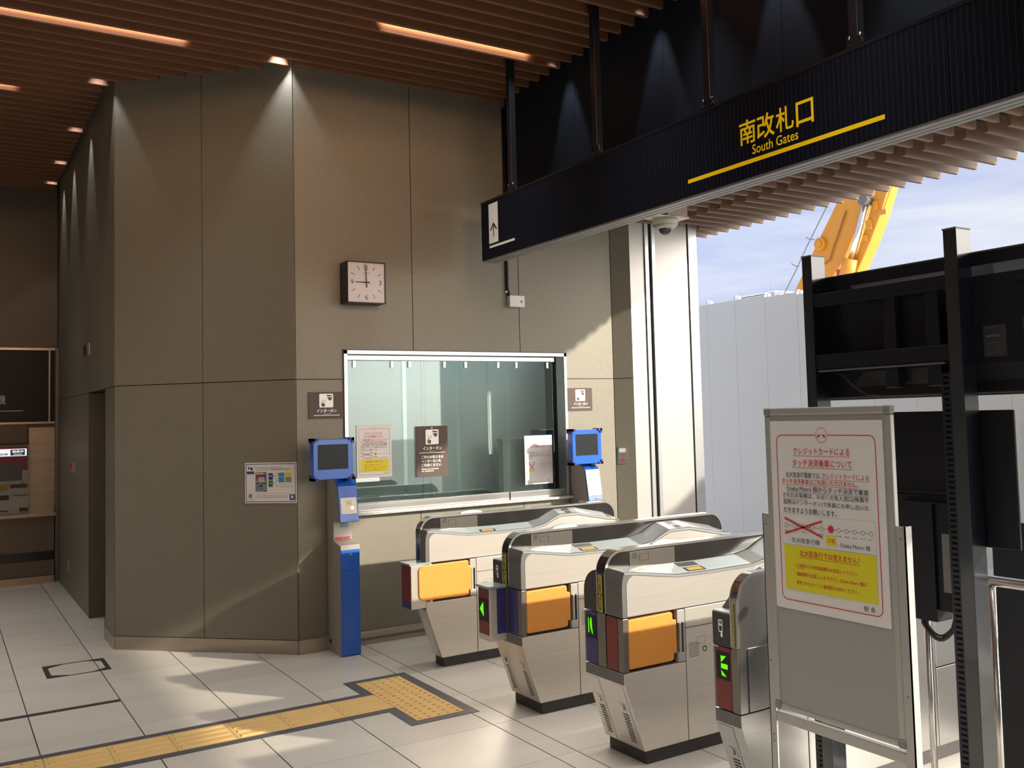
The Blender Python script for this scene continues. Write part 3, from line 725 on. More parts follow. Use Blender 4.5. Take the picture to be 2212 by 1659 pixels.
    # crown strip along the top
    cr = [(x, z) for x, z in op[7:-7]]
    vs = [(x + dx, Y0 + yy, z) for yy in (fa, fb) for x, z in cr]; k = len(cr)
    MB().add(vs, [(i, i + 1, k + i + 1, k + i) for i in range(k - 1)], True).build('fin_crown', TRIM, t)
    if near:
        MB().prism([(3.067 + dx, 1.006)] + arc(3.155 + dx, 1.006, 0.088, 0.020, 180, 0, 14) + [(3.243 + dx, 1.006)], 'y', Y0 + fa + 0.02, Y0 + fb - 0.02, True).build('indicator_lens', LENSG, t)
        TQ = planeY(Y0 + fa - 0.002, 0 + dx, 1 + dx, 0, 1)
        MB().ring(TQ, 2.933, 0.972, 0.013, 0.016, 0.3).rect(TQ, 2.930, 2.936, 0.962, 0.982).build('fin_lock', BLKI, t)
        MB().rrect_line(TQ, 2.962, 3.022, 0.942, 0.975, 0.004, 0.004, 0.0022, 0.0022).build('fin_plate', BLKI, t)
    # front spine between the columns, with the yellow caution strip
    B('spine', STEELD, 2.7425, 2.747, fa + 0.004, fb - 0.004, 0.450, 0.708)
    if far:
        st = B('caution_strip', YLAB, 2.7405, 2.744, fa + 0.022, fb - 0.016, 0.712, 0.890)
        TT = planeX(2.740 + dx, Y0 + fb - 0.016, Y0 + fa + 0.022, 0.712, 0.890)
        mm = MB()
        for i, ch in enumerate('かけこみ禁止'): mm.text(TT, ch, 0.15, 0.85, 0.90 - 0.07 * i, 0.955 - 0.07 * i, 0.0006, 0.02)
        for i, ch in enumerate('扉にご注意'): mm.text(TT, ch, 0.15, 0.85, 0.34 - 0.07 * i, 0.395 - 0.07 * i, 0.0006, 0.02)
        mm.rect(TT, 0.02, 0.98, 0.435, 0.515, 0.0006).build('lettering', BLKI, st)
        MB().poly(TT, [(0.2, 0.45), (0.8, 0.45), (0.5, 0.505)], 0.001).build('warning_sign', YELI, st)
    if not near:
        # outer end gate: plain side with seams
        B('side_seam', TRIM, 2.80, 4.0, fa - 0.0015, fa + 0.001, 0.704, 0.706); B('side_seam', BLACKM, 2.792, 2.794, fa - 0.0015, fa + 0.001, 0.448, 0.704)
    if attach:
        xa, ya, yb, zlo, zhi = attach['box']
        b0 = box('display_box', STEEL, t, xa, X0 + dx + (0.0 if attach['k'] == 'B' else 0.05), ya, yb, zlo, zhi, 0.003)
        MB().loft([(xa - 0.012, ya - 0.006, zhi), (X0 + 0.04 + dx, ya - 0.006, zhi), (X0 + 0.04 + dx, yb + 0.006, zhi), (xa - 0.012, yb + 0.006, zhi)],
                  [(xa - 0.012, ya - 0.006, zhi + 0.014), (X0 + 0.04 + dx, ya - 0.006, zhi + 0.014), (X0 + 0.04 + dx, yb + 0.006, zhi + 0.014), (xa - 0.012, yb + 0.006, zhi + 0.014)]).build('box_lid', SHELF, t, 0.002)
        if attach['k'] == 'B':
            box('box_face', REDP, t, xa - 0.003, xa, ya + 0.012, yb - 0.012, zlo + 0.035, zhi - 0.004)
            c = box('display', SCREEN, t, xa - 0.005, xa - 0.002, ya + 0.016, yb - 0.016, 0.515, 0.640)
            TT = planeX(xa - 0.0055, yb - 0.016, ya + 0.016, 0.515, 0.640)
            MB().poly(TT, [(0.12, 0.52), (0.52, 0.86), (0.56, 0.20)], 0.001).build('green_arrow', GLED, c)
            box('box_side_panel', BLUEP, t, xa + 0.045, X0 - 0.004 + dx, ya - 0.002, ya, zlo + 0.04, zhi - 0.004)
        else:
            box('box_face', REDP, t, xa - 0.003, xa, ya + 0.006, yb - 0.006, 0.456, zhi - 0.004)
            box('box_face', BLUEP, t, xa - 0.003, xa, ya + 0.006, yb - 0.006, zlo + 0.002, 0.454)
    return t
FULL = dict(near=(0, 0.118), fin=(0.135, 0.205), far=(0.205, 0.320))
gate('double-sided steel ticket gate with red and navy front panels, gates 2 and 3', 3.685, 0.0, (0, 0.135), (0.135, 0.205), (0.205, 0.320), (REDP, None), (BLUEP, 'K'), ('2', '3'), flap='short')
gate('double-sided steel ticket gate with navy front, boxed green arrow, gates 1 and 2', 4.643, 0.014, (0, 0.135), (0.135, 0.205), (0.205, 0.320), (BLUEP, None), None, ('1', '2'), flap='short',
     attach=dict(k='B', box=(2.652, 4.815, 4.955, 0.405, 0.702)))
gate('narrow steel ticket gate nearest the office window, long orange flap', 5.918, 0.030, (0, 0.082), (0.082, 0.150), None, None, None, ('', ''), flap='long',
     attach=dict(k='A', box=(2.668, 5.922, 6.075, 0.412, 0.700)))
gate('steel end ticket gate partly hidden behind the notice board, number 3', 2.905, 0.0, None, (0, 0.042), (0.042, 0.153), None, (REDP, 'stop'), ('3',))

# ================================================================== NOTICE CONTENT (shared by the big board and the window sheets)
def notice(parent, T, fine=True, variant=0):
    """u right, v up, both 0..1; measured off the large notice"""
    U = lambda Y: (2.093 - Y) / 0.413
    V = lambda z: (z - 1.087) / 0.557
    red, blk, yel = MB(), MB(), MB()
    t = lambda m, s, ya, yb, z, h, b=0.0: m.text(T, s, U(ya), U(yb), V(z), V(z + h), 0.0008, b)
    red.rrect_line(T, U(2.068), U(1.704), V(1.113), V(1.603), 0.05, 0.037, 0.0065, 0.0045, gap=(U(1.915), U(1.868)), lift=0.0005)
    red.ring(T, U(1.892), V(1.602), 0.052, 0.040, 0.07, 0.0006)
    for s in (1, -1):
        red.poly(T, [(U(1.892) + s * 0.004, V(1.600)), (U(1.892) + s * 0.042, V(1.606)), (U(1.892) + s * 0.028, V(1.602)), (U(1.892) + s * 0.042, V(1.595)), (U(1.892) + s * 0.020, V(1.596)), (U(1.892) + s * 0.012, V(1.604))], 0.0006)
    t(red, 'クレジットカードによる', 2.001, 1.793, 1.545, 0.020, 0.008); red.rect(T, U(2.002), U(1.792), V(1.5405), V(1.5418), 0.0006)
    t(red, 'タッチ決済乗車について', 2.006, 1.787, 1.510, 0.021, 0.008); red.rect(T, U(2.007), U(1.786), V(1.5055), V(1.5068), 0.0006)
    if variant == 0:
        t(blk, '北大阪急行電鉄では、', 2.034, 1.900, 1.4765, 0.0165, 0.004); t(red, 'クレジットカードによる', 1.895, 1.731, 1.4775, 0.0155, 0.006); red.rect(T, U(1.895), U(1.731), V(1.4738), V(1.4748), 0.0006)
        t(red, 'タッチ決済乗車はご利用いただけません。', 2.051, 1.770, 1.4575, 0.0155, 0.006); red.rect(T, U(2.051), U(1.770), V(1.4540), V(1.4550), 0.0006)
        t(blk, 'Osaka Metro 線からタッチ決済で乗車', 2.033, 1.734, 1.4365, 0.0165, 0.004); blk.rect(T, U(2.033), U(1.734), V(1.4328), V(1.4338), 0.0006)
        t(blk, 'されたお客様は、お近くの有人窓口(係員不', 2.049, 1.734, 1.415, 0.0165, 0.004); blk.rect(T, U(2.049), U(1.955), V(1.4115), V(1.4125), 0.0006)
        t(blk, '在時はインターホン)で係員にお申し出いた', 2.048, 1.736, 1.394, 0.0165, 0.004)
        t(blk, 'だきますようお願いします。', 2.048, 1.848, 1.371, 0.0165, 0.004)
        blk.rrect_line(T, U(2.057), U(1.717), V(1.278), V(1.368), 0.001, 0.001, 0.0009, 0.0007, lift=0.0004)
        cs = [2.041 - 0.034 * i for i in range(6)] + [1.871 - 0.0278 * i for i in range(1, 6)]
        blk.rect(T, U(2.041), U(1.732), V(1.3335), V(1.3345), 0.0004)
        wht = MB()
        for i, c in enumerate(cs):
            if i == 5: continue
            wht.disc(T, U(c), V(1.334), 0.0145, 0.0108, 0.0006); blk.ring(T, U(c), V(1.334), 0.0155, 0.0115, 0.15, 0.0008)
        wht.build('map_print', PAPER, parent)
        red.disc(T, U(1.871), V(1.335), 0.026, 0.0195, 0.0009)
        for a, b in (((2.046, 1.355), (1.902, 1.309)), ((2.046, 1.309), (1.902, 1.355))):
            red.poly(T, [(U(a[0]), V(a[1] + 0.003)), (U(a[0]), V(a[1] - 0.003)), (U(b[0]), V(b[1] - 0.003)), (U(b[0]), V(b[1] + 0.003))], 0.0012)
        yel.rect(T, U(1.891), U(1.853), V(1.289), V(1.316), 0.0006)
        t(red, '江坂', 1.886, 1.858, 1.297, 0.0115, 0.01)
        t(blk, '北大阪急行線', 2.022, 1.914, 1.285, 0.0150, 0.0); t(blk, 'Osaka Metro 線', 1.840, 1.737, 1.287, 0.0145, 0.0)
        if fine:
            for s, c in (('箕面萱野', 2.041), ('千里中央', 1.973), ('緑地公園', 1.905), ('新大阪', 1.843), ('梅田', 1.815), ('なんば', 1.788), ('天王寺', 1.760), ('なかもず', 1.734)):
                t(blk, s, c + 0.009, c - 0.009, 1.3155, 0.0042)
        yel.rect(T, U(2.052), U(1.718), V(1.1465), V(1.2765), 0.0005)
        t(red, '北大阪急行では使えません！', 1.991, 1.776, 1.2475, 0.018, 0.008); red.rect(T, U(1.992), U(1.774), V(1.2435), V(1.2448), 0.0008)
        t(red, '・江坂駅からの普通運賃をお支払いください。', 2.015, 1.784, 1.2135, 0.0115, 0.006); red.rect(T, U(2.010), U(1.976), V(1.2105), V(1.2115), 0.0008)
        t(red, '・連絡票をお渡ししますので、Osaka Metro 線に', 2.014, 1.753, 1.1885, 0.0120, 0.006)
        t(red, '使用されたカードと連絡票をお持ちください。', 2.008, 1.784, 1.1635, 0.0115, 0.006)
    else:
        t(blk, '北大阪急行線では、', 2.034, 1.900, 1.4465, 0.0145); t(red, 'クレジットカードによる', 1.895, 1.731, 1.4475, 0.0135, 0.004)
        t(red, 'タッチ決済乗車はご利用いただけません。', 2.051, 1.790, 1.4255, 0.0135, 0.004)
        t(blk, '別の乗車券をご利用いただきますようお願', 2.034, 1.734, 1.404, 0.0145); t(blk, 'いします。', 2.051, 1.975, 1.380, 0.0145)
        red.poly(T, [(U(2.022), V(1.318)), (U(2.016), V(1.324)), (U(1.960), V(1.256)), (U(1.966), V(1.250))], 0.0008).poly(T, [(U(1.966), V(1.324)), (U(1.960), V(1.318)), (U(2.016), V(1.250)), (U(2.022), V(1.256))], 0.0009)
        b2 = MB().ring(T, U(2.028), V(1.327), 0.034, 0.024, 0.25, 0.0009).ring(T, U(1.960), V(1.327), 0.034, 0.024, 0.25, 0.0009); b2.build('symbol_print', BLUEI, parent)
        yel.rect(T, U(2.045), U(1.945), V(1.236), V(1.252), 0.0005)
        blk.ring(T, U(1.810), V(1.300), 0.235, 0.085, 0.012, 0.0005, 28)
        t(red, 'ご利用いただけません', 1.865, 1.755, 1.311, 0.012); t(blk, '改札機にタッチしない', 1.860, 1.765, 1.285, 0.011)
    t(blk, '駅 長', 1.767, 1.729, 1.122, 0.0135)
    red.build('red_print', REDI, parent); blk.build('black_print', BLKI, parent); yel.build('yellow_print', YELI, parent)

# ---- portable whiteboard stand with the notice
wbd = thing('notice_board_stand', 'portable grey-framed whiteboard stand in front of the end gate', 'notice board', (2.15, 1.88, 0))
box('board', BOARD, wbd, 2.142, 2.150, 1.656, 2.106, 0.787, 1.678)
fr = [(1.652, 1.672), (2.092, 2.112)]
for a, b in fr: box('frame_rail', ALU, wbd, 2.138, 2.156, a, b, 0.805, 1.660, 0.003)
box('frame_rail', ALU, wbd, 2.138, 2.156, 1.675, 2.090, 0.783, 0.797, 0.003); box('frame_rail', ALU, wbd, 2.138, 2.156, 1.675, 2.090, 1.662, 1.683, 0.003)
for yy in (1.650, 2.091):
    for zz in (0.781, 1.660): box('corner_cap', CAPG, wbd, 2.135, 2.158, yy, yy + 0.023, zz, zz + 0.024, 0.005, seg=3)
for y0, y1, s in ((2.112, 2.138, 1), (1.624, 1.652, -1)):
    leg = MB().box(2.140, 2.144, y0, y1, 0.03, 1.362).box(2.140, 2.168, (y1 - 0.003) if s > 0 else y0, y1 if s > 0 else y0 + 0.003, 0.03, 1.362).build('leg', ALU, wbd)
    q = MB()
    for zz in (1.33, 0.92, 0.70, 0.68): q.cyl((2.140, (y0 + y1) / 2, zz), 'x', 0.0035, -0.0015, 10)
    q.build('bolt', CAPG, leg)
    box('foot', ALU, wbd, 1.93, 2.37, y0 + 0.002, y1 - 0.002, 0.0, 0.032, 0.004)
box('crossbar', ALU, wbd, 2.140, 2.160, 1.652, 2.112, 0.742, 0.772, 0.002)
sheet = tag(box('notice_sheet', PAPER, None, 2.1405, 2.1415, 1.680, 2.093, 1.087, 1.644), 'large white notice with red border and yellow box on the notice board', 'notice', 'credit card touch payment notices')
ORG[sheet.name] = Vector((0, 0, 0))
notice(sheet, planeX(2.1402, 2.093, 1.680, 1.087, 1.644))

# ---- notices in the counter window
s1 = tag(box('notice_sheet', PAPER, None, 2.705, 2.992, 6.962, 6.963, 1.240, 1.644), 'white notice with red cross and yellow box, left end of counter window', 'notice', 'credit card touch payment notices')
notice(s1, planeY(6.9617, 2.705, 2.992, 1.240, 1.644), fine=False)
s2 = tag(box('notice_sheet', PAPER, None, 4.196, 4.474, 6.947, 6.948, 1.098, 1.512), 'white red-bordered notice with speech bubble, right end of counter window', 'notice', 'credit card touch payment notices')
notice(s2, planeY(6.9467, 4.196, 4.474, 1.098, 1.512), fine=False, variant=1)
box('paper_tray', STEELC, win, 2.690, 2.885, 6.95, 6.965, 1.208, 1.242, 0.002)

# ---- intercom signs
def pictogram(T, parent, u0, u1, v0, v1):
    m = MB(); n = []
    for cx, cy, a0 in ((0.92, 0.92, 0), (0.08, 0.92, 90), (0.08, 0.08, 180), (0.92, 0.08, 270)):
        for k in range(4):
            a = radians(a0 + 30 * k); n.append((cx + 0.08 * cos(a), cy + 0.08 * sin(a)))
    q = lambda p: (u0 + (u1 - u0) * p[0], v0 + (v1 - v0) * p[1])
    m.poly(T, [q(p) for p in n], 0.0008).build('icon_field', WSIGN, parent)
    d = MB()
    d.poly(T, [q(p) for p in ((0.52, 0.93), (0.90, 0.89), (0.92, 0.80), (0.60, 0.80), (0.53, 0.86))], 0.0014)
    d.poly(T, [q(p) for p in ((0.52, 0.74), (0.90, 0.75), (0.90, 0.60), (0.84, 0.53), (0.76, 0.50), (0.68, 0.54), (0.62, 0.62), (0.60, 0.68))], 0.0014)
    d.poly(T, [q(p) for p in ((0.08, 0.32), (0.13, 0.30), (0.20, 0.22), (0.20, 0.44), (0.26, 0.44), (0.26, 0.32), (0.40, 0.29), (0.40, 0.12), (0.36, 0.06), (0.18, 0.06), (0.14, 0.18))], 0.0014)
    for a, b in (((0.36, 0.58), (0.44, 0.60)), ((0.36, 0.52), (0.46, 0.50)), ((0.40, 0.42), (0.48, 0.46))):
        d.poly(T, [q(a), q((a[0], a[1] - 0.025)), q((b[0], b[1] - 0.025)), q(b)], 0.0014)
    d.ring(T, q((0.23, 0.52))[0], q((0.23, 0.52))[1], 0.06 * (u1 - u0), 0.06 * (v1 - v0), 0.2, 0.0014)
    d.build('pictogram', mat('sign_brown_plain', (0.085, 0.058, 0.052), 0.5) if 'sign_brown_plain' not in MATS else MATS['sign_brown_plain'], parent)
def wall_sign(lbl, x0, x1, z0, z1):
    s = tag(box('intercom_sign', BROWNS, None, x0, x1, 6.897, 6.905, z0, z1), lbl, 'sign', 'intercom signs')
    T = planeY(6.8965, x0, x1, z0, z1); pictogram(T, s, 0.306, 0.705, 0.42, 0.934)
    m = MB().text(T, 'インターホン', 0.23, 0.80, 0.235, 0.36, 0.0008, 0.02).text(T, 'Intercom', 0.42, 0.62, 0.175, 0.205, 0.0008).rect(T, 0.14, 0.89, 0.115, 0.138, 0.0008)
    m.build('lettering', WSIGN, s)
wall_sign('brown intercom sign on the wall left of the counter window', 2.311, 2.579, 1.701, 1.900)
wall_sign('brown intercom sign on the sunlit wall right of the counter window', 4.620, 4.878, 1.716, 1.913)
s = tag(box('intercom_sign', BROWNS, None, 3.189, 3.467, 6.936, 6.942, 1.220, 1.621, 0.002), 'tall brown intercom sign with three lines of text hung inside the counter window', 'sign', 'intercom signs')
T = planeY(6.9355, 3.189, 3.467, 1.220, 1.621); pictogram(T, s, 0.30, 0.71, 0.635, 0.93)
m = MB().text(T, 'インターホン', 0.21, 0.81, 0.525, 0.598, 0.0008, 0.02).text(T, 'Intercom', 0.41, 0.60, 0.495, 0.512, 0.0008).rect(T, 0.10, 0.90, 0.468, 0.479, 0.0008)
m.text(T, 'ご用のお客さまは', 0.16, 0.85, 0.360, 0.420, 0.0008, 0.015).text(T, 'インターホンを', 0.16, 0.77, 0.282, 0.338, 0.0008, 0.015).text(T, 'ご利用ください', 0.16, 0.78, 0.200, 0.258, 0.0008, 0.015)
m.text(T, 'Please use intercom', 0.16, 0.69, 0.140, 0.172, 0.0008, 0.01).text(T, 'for assistance.', 0.16, 0.54, 0.100, 0.130, 0.0008, 0.01).build('lettering', WSIGN, s)
MB().disc(T, 0.5, 0.962, 0.022, 0.015, 0.001, 12).build('hanging_hook', WSIGN, s)

# ---- wall clock
ck = thing('wall_clock', 'square black-framed wall clock showing nine o clock', 'clock', (2.72, 6.905, 2.563))
box('case', BLACKM, ck, 2.570, 2.876, 6.760, 6.905, 2.563, 2.878, 0.004)
m = MB()
for b in ((2.570, 2.576, 2.563, 2.878), (2.868, 2.876, 2.563, 2.878)): m.box(b[0], b[1], 6.750, 6.762, b[2], b[3])
for b in ((2.563, 2.570), (2.870, 2.878)): m.box(2.570, 2.876, 6.750, 6.762, b[0], b[1])
m.build('bezel', BLACKM, ck)
dial = box('dial', mat('dial_white', (0.62, 0.58, 0.60), 0.5), ck, 2.576, 2.868, 6.7575, 6.760, 2.570, 2.870)
T = planeY(6.757, 2.722, 3.722, 2.7205, 3.7205)
m = MB()
for s_, cu, cv in (('12', 0, 0.112), ('3', 0.112, 0), ('6', 0, -0.112), ('9', -0.112, 0)):
    w = 0.016 if len(s_) == 2 else 0.011
    m.text(T, s_, cu - w, cu + w, cv - 0.018, cv + 0.018, 0.0005)
for k in range(12):
    if k % 3 == 0: continue
    a = radians(30 * k); d = (sin(a), cos(a)); n = (d[1], -d[0]); r0, r1, w = 0.105, 0.138, 0.0022
    m.poly(T, [(d[0] * r0 + n[0] * w, d[1] * r0 + n[1] * w), (d[0] * r1 + n[0] * w, d[1] * r1 + n[1] * w), (d[0] * r1 - n[0] * w, d[1] * r1 - n[1] * w), (d[0] * r0 - n[0] * w, d[1] * r0 - n[1] * w)], 0.0005)
for k in range(60):
    a = radians(6 * k); r = 0.141
    m.disc(T, sin(a) * r, cos(a) * r, 0.0012, 0.0012, 0.0005, 6)
m.text(T, 'CITIZEN', -0.030, 0.030, 0.066, 0.074, 0.0005)
m.build('dial_print', BLKI, dial)
def hand(name, ang, l, b, w, lift):
    a = radians(ang); d = (sin(a), cos(a)); n = (d[1], -d[0])
    MB().loft([T(-d[0] * b + n[0] * w * 1.4, -d[1] * b + n[1] * w * 1.4, lift), T(d[0] * l + n[0] * w * 0.7, d[1] * l + n[1] * w * 0.7, lift), T(d[0] * l - n[0] * w * 0.7, d[1] * l - n[1] * w * 0.7, lift), T(-d[0] * b - n[0] * w * 1.4, -d[1] * b - n[1] * w * 1.4, lift)],
              [T(-d[0] * b + n[0] * w * 1.4, -d[1] * b + n[1] * w * 1.4, lift + 0.001), T(d[0] * l + n[0] * w * 0.7, d[1] * l + n[1] * w * 0.7, lift + 0.001), T(d[0] * l - n[0] * w * 0.7, d[1] * l - n[1] * w * 0.7, lift + 0.001), T(-d[0] * b - n[0] * w * 1.4, -d[1] * b - n[1] * w * 1.4, lift + 0.001)]).build(name, BLKI, ck)
hand('hour_hand', 270.5, 0.088, 0.028, 0.004, 0.004); hand('minute_hand', 357, 0.137, 0.038, 0.003, 0.006)

# ---- junction box with conduit
jb = thing('junction_box', 'white electrical box with a black conduit dropping into it from above', 'electrical box', (4.1, 6.905, 2.6))
box('box_body', WHITE, jb, 4.035, 4.180, 6.855, 6.905, 2.600, 2.696, 0.003)
MB().cyl((4.148, 6.855, 2.645), 'y', 0.010, -0.004, 14).build('box_lock', GREYM, jb)
MB().tube([(4.040, 6.885, 2.69), (4.040, 6.885, 2.73), (4.032, 6.888, 2.76), (4.032, 6.888, 3.38), (4.030, 6.888, 4.30)], 0.014, 10).build('conduit', BLACKM, jb)
box('conduit_clip', WHITE, jb, 4.012, 4.052, 6.880, 6.905, 2.72, 2.735)

# ---- emergency call plate on the return wall
ecp = thing('call_plate', 'small steel plate with a red button on the wall beside the shutter guide', 'call button', (5.16, 6.86, 1.22))
P0 = Vector((5.139, 6.8935, 0)); dd = (Vector((5.262, 6.79, 0)) - Vector((5.126, 6.905, 0))).normalized(); nn = Vector((dd.y, -dd.x, 0))
def TD(u, v, l=0):
    p = P0 + dd * (0.085 * u) + nn * l; return (p.x, p.y, 1.232 + 0.152 * v)
MB().loft([TD(0, 0, -0.001), TD(1, 0, -0.001), TD(1, 1, -0.001), TD(0, 1, -0.001)], [TD(0, 0, 0.005), TD(1, 0, 0.005), TD(1, 1, 0.005), TD(0, 1, 0.005)]).build('plate', STEELC, ecp)
MB().disc(TD, 0.5, 0.20, 0.20, 0.11, 0.0065).build('button', REDI, ecp); MB().rect(TD, 0.15, 0.85, 0.66, 0.90, 0.006).build('label', WHITE, ecp)

# ---- information sheet on the corner wall
info = thing('information_poster', 'landscape white fare machine poster with blue border on the angled corner wall', 'poster', (2.07, 7.04, 1.09))
A0 = Vector((1.924, 7.192, 0)); d45 = Vector((1, -1, 0)).normalized(); n45 = Vector((-1, -1, 0)).normalized()
def TI(u, v, l=0):
    p = A0 + d45 * (0.415 * u) + n45 * (l + 0.004); return (p.x, p.y, 1.093 + 0.297 * v)
MB().loft([TI(0, 0, -0.002), TI(1, 0, -0.002), TI(1, 1, -0.002), TI(0, 1, -0.002)], [TI(0, 0), TI(1, 0), TI(1, 1), TI(0, 1)]).build('poster_sheet', PAPER, info)
MB().rrect_line(TI, 0.018, 0.982, 0.025, 0.972, 0.002, 0.002, 0.013, 0.020, lift=0.0004).build('poster_border', mat('poster_blue', (0.10, 0.16, 0.34), 0.6), info)
b = MB(); x_ = lambda p: (p - 145) / 1570; y_ = lambda p: 1 - (p - 265) / 1210
t = lambda s_, xa, xb, ya, yb, bo=0.0: b.text(TI, s_, x_(xa), x_(xb), y_(yb), y_(ya), 0.0006, bo)
t('If you need to adjust your fare for this train, you can choose', 460, 1300, 395, 440); t('a ticket and the fare here at a', 460, 920, 455, 490); t('fare adjustment machine.', 935, 1505, 440, 490, 0.012)
b.rect(TI, x_(935), x_(1505), y_(497), y_(492), 0.0006); b.rect(TI, x_(225), x_(1650), y_(1190), y_(1186), 0.0006)
t('If you like to understand more information on how to operate the machine,', 460, 1460, 1245, 1280); t('or to purchase a ticket, please call the staff for assistance.', 460, 1460, 1290, 1325)
t('One day pass', 1195, 1440, 915, 945); t('Osaka Metropolitan Transit', 1195, 1630, 980, 1010); t('2024', 1565, 1620, 1110, 1135); t('Intercom', 250, 420, 1345, 1370)
b.disc(TI, x_(312), y_(1262), 0.032, 0.048, 0.0006); b.rect(TI, x_(245), x_(290), y_(460), y_(395), 0.0006).poly(TI, [(x_(310), y_(440)), (x_(350), y_(385)), (x_(385), y_(430)), (x_(385), y_(495)), (x_(330), y_(495))], 0.0006)
for yy in (600, 750, 815, 970): b.disc(TI, x_(1115), y_(yy), 0.010, 0.012, 0.0006, 10)
b.rect(TI, x_(485), x_(595), y_(900), y_(878), 0.0012).rect(TI, x_(680), x_(800), y_(900), y_(878), 0.0012).rect(TI, x_(610), x_(670), y_(1000), y_(930), 0.0012).rect(TI, x_(525), x_(580), y_(995), y_(970), 0.0012).rect(TI, x_(750), x_(815), y_(1125), y_(1100), 0.0012)
b.build('black_print', BLKI, info)
MB().disc(TI, x_(312), y_(1262), 0.010, 0.034, 0.0009).build('icon_gap', PAPER, info)
MB().rect(TI, x_(465), x_(820), y_(1135), y_(545), 0.0006).build('machine_picture', mat('print_grey', (0.22, 0.26, 0.32), 0.6), info)
MB().rect(TI, x_(495), x_(785), y_(770), y_(620), 0.0009).rect(TI, x_(605), x_(680), y_(1060), y_(1035), 0.0012).build('red_print', mat('print_maroon', (0.26, 0.03, 0.06), 0.6), info)
MB().rect(TI, x_(485), x_(710), y_(620), y_(570), 0.0009).rect(TI, x_(565), x_(745), y_(840), y_(790), 0.0012).build('cream_print', mat('print_cream', (0.62, 0.55, 0.34), 0.6), info)
MB().rect(TI, x_(555), x_(750), y_(795), y_(695), 0.0011).build('screen_print', mat('print_pale', (0.36, 0.44, 0.42), 0.6), info)
for q4 in ((865, 1000, 780, 585), (205, 430, 605, 525), (1500, 1660, 1385, 1220)): MB().rect(TI, x_(q4[0]), x_(q4[1]), y_(q4[2]), y_(q4[3]), 0.0006).build('blue_print', BLUEI, info)
MB().rect(TI, x_(865), x_(1000), y_(995), y_(800), 0.0006).build('green_print', GREENI, info)
MB().rect(TI, x_(1165), x_(1350), y_(690), y_(575), 0.0006).rect(TI, x_(1170), x_(1345), y_(865), y_(700), 0.0005).build('sky_print', SKYI, info)
MB().rect(TI, x_(1375), x_(1560), y_(690), y_(570), 0.0006).build('yellow_print', YELI, info)
MB().rect(TI, x_(1375), x_(1560), y_(860), y_(700), 0.0006).rect(TI, x_(1000), x_(1090), y_(680), y_(655), 0.0006).rect(TI, x_(1000), x_(1090), y_(890), y_(870), 0.0006).build('teal_print', mat('print_teal', (0.20, 0.33, 0.33), 0.6), info)
MB().rect(TI, x_(1545), x_(1610), y_(1340), y_(1250), 0.0009).text(TI, '24h', x_(880), x_(985), y_(690), y_(650), 0.0009, 0.01).text(TI, '24h', x_(885), x_(985), y_(895), y_(870), 0.0009, 0.01).build('white_print', PAPER, info)

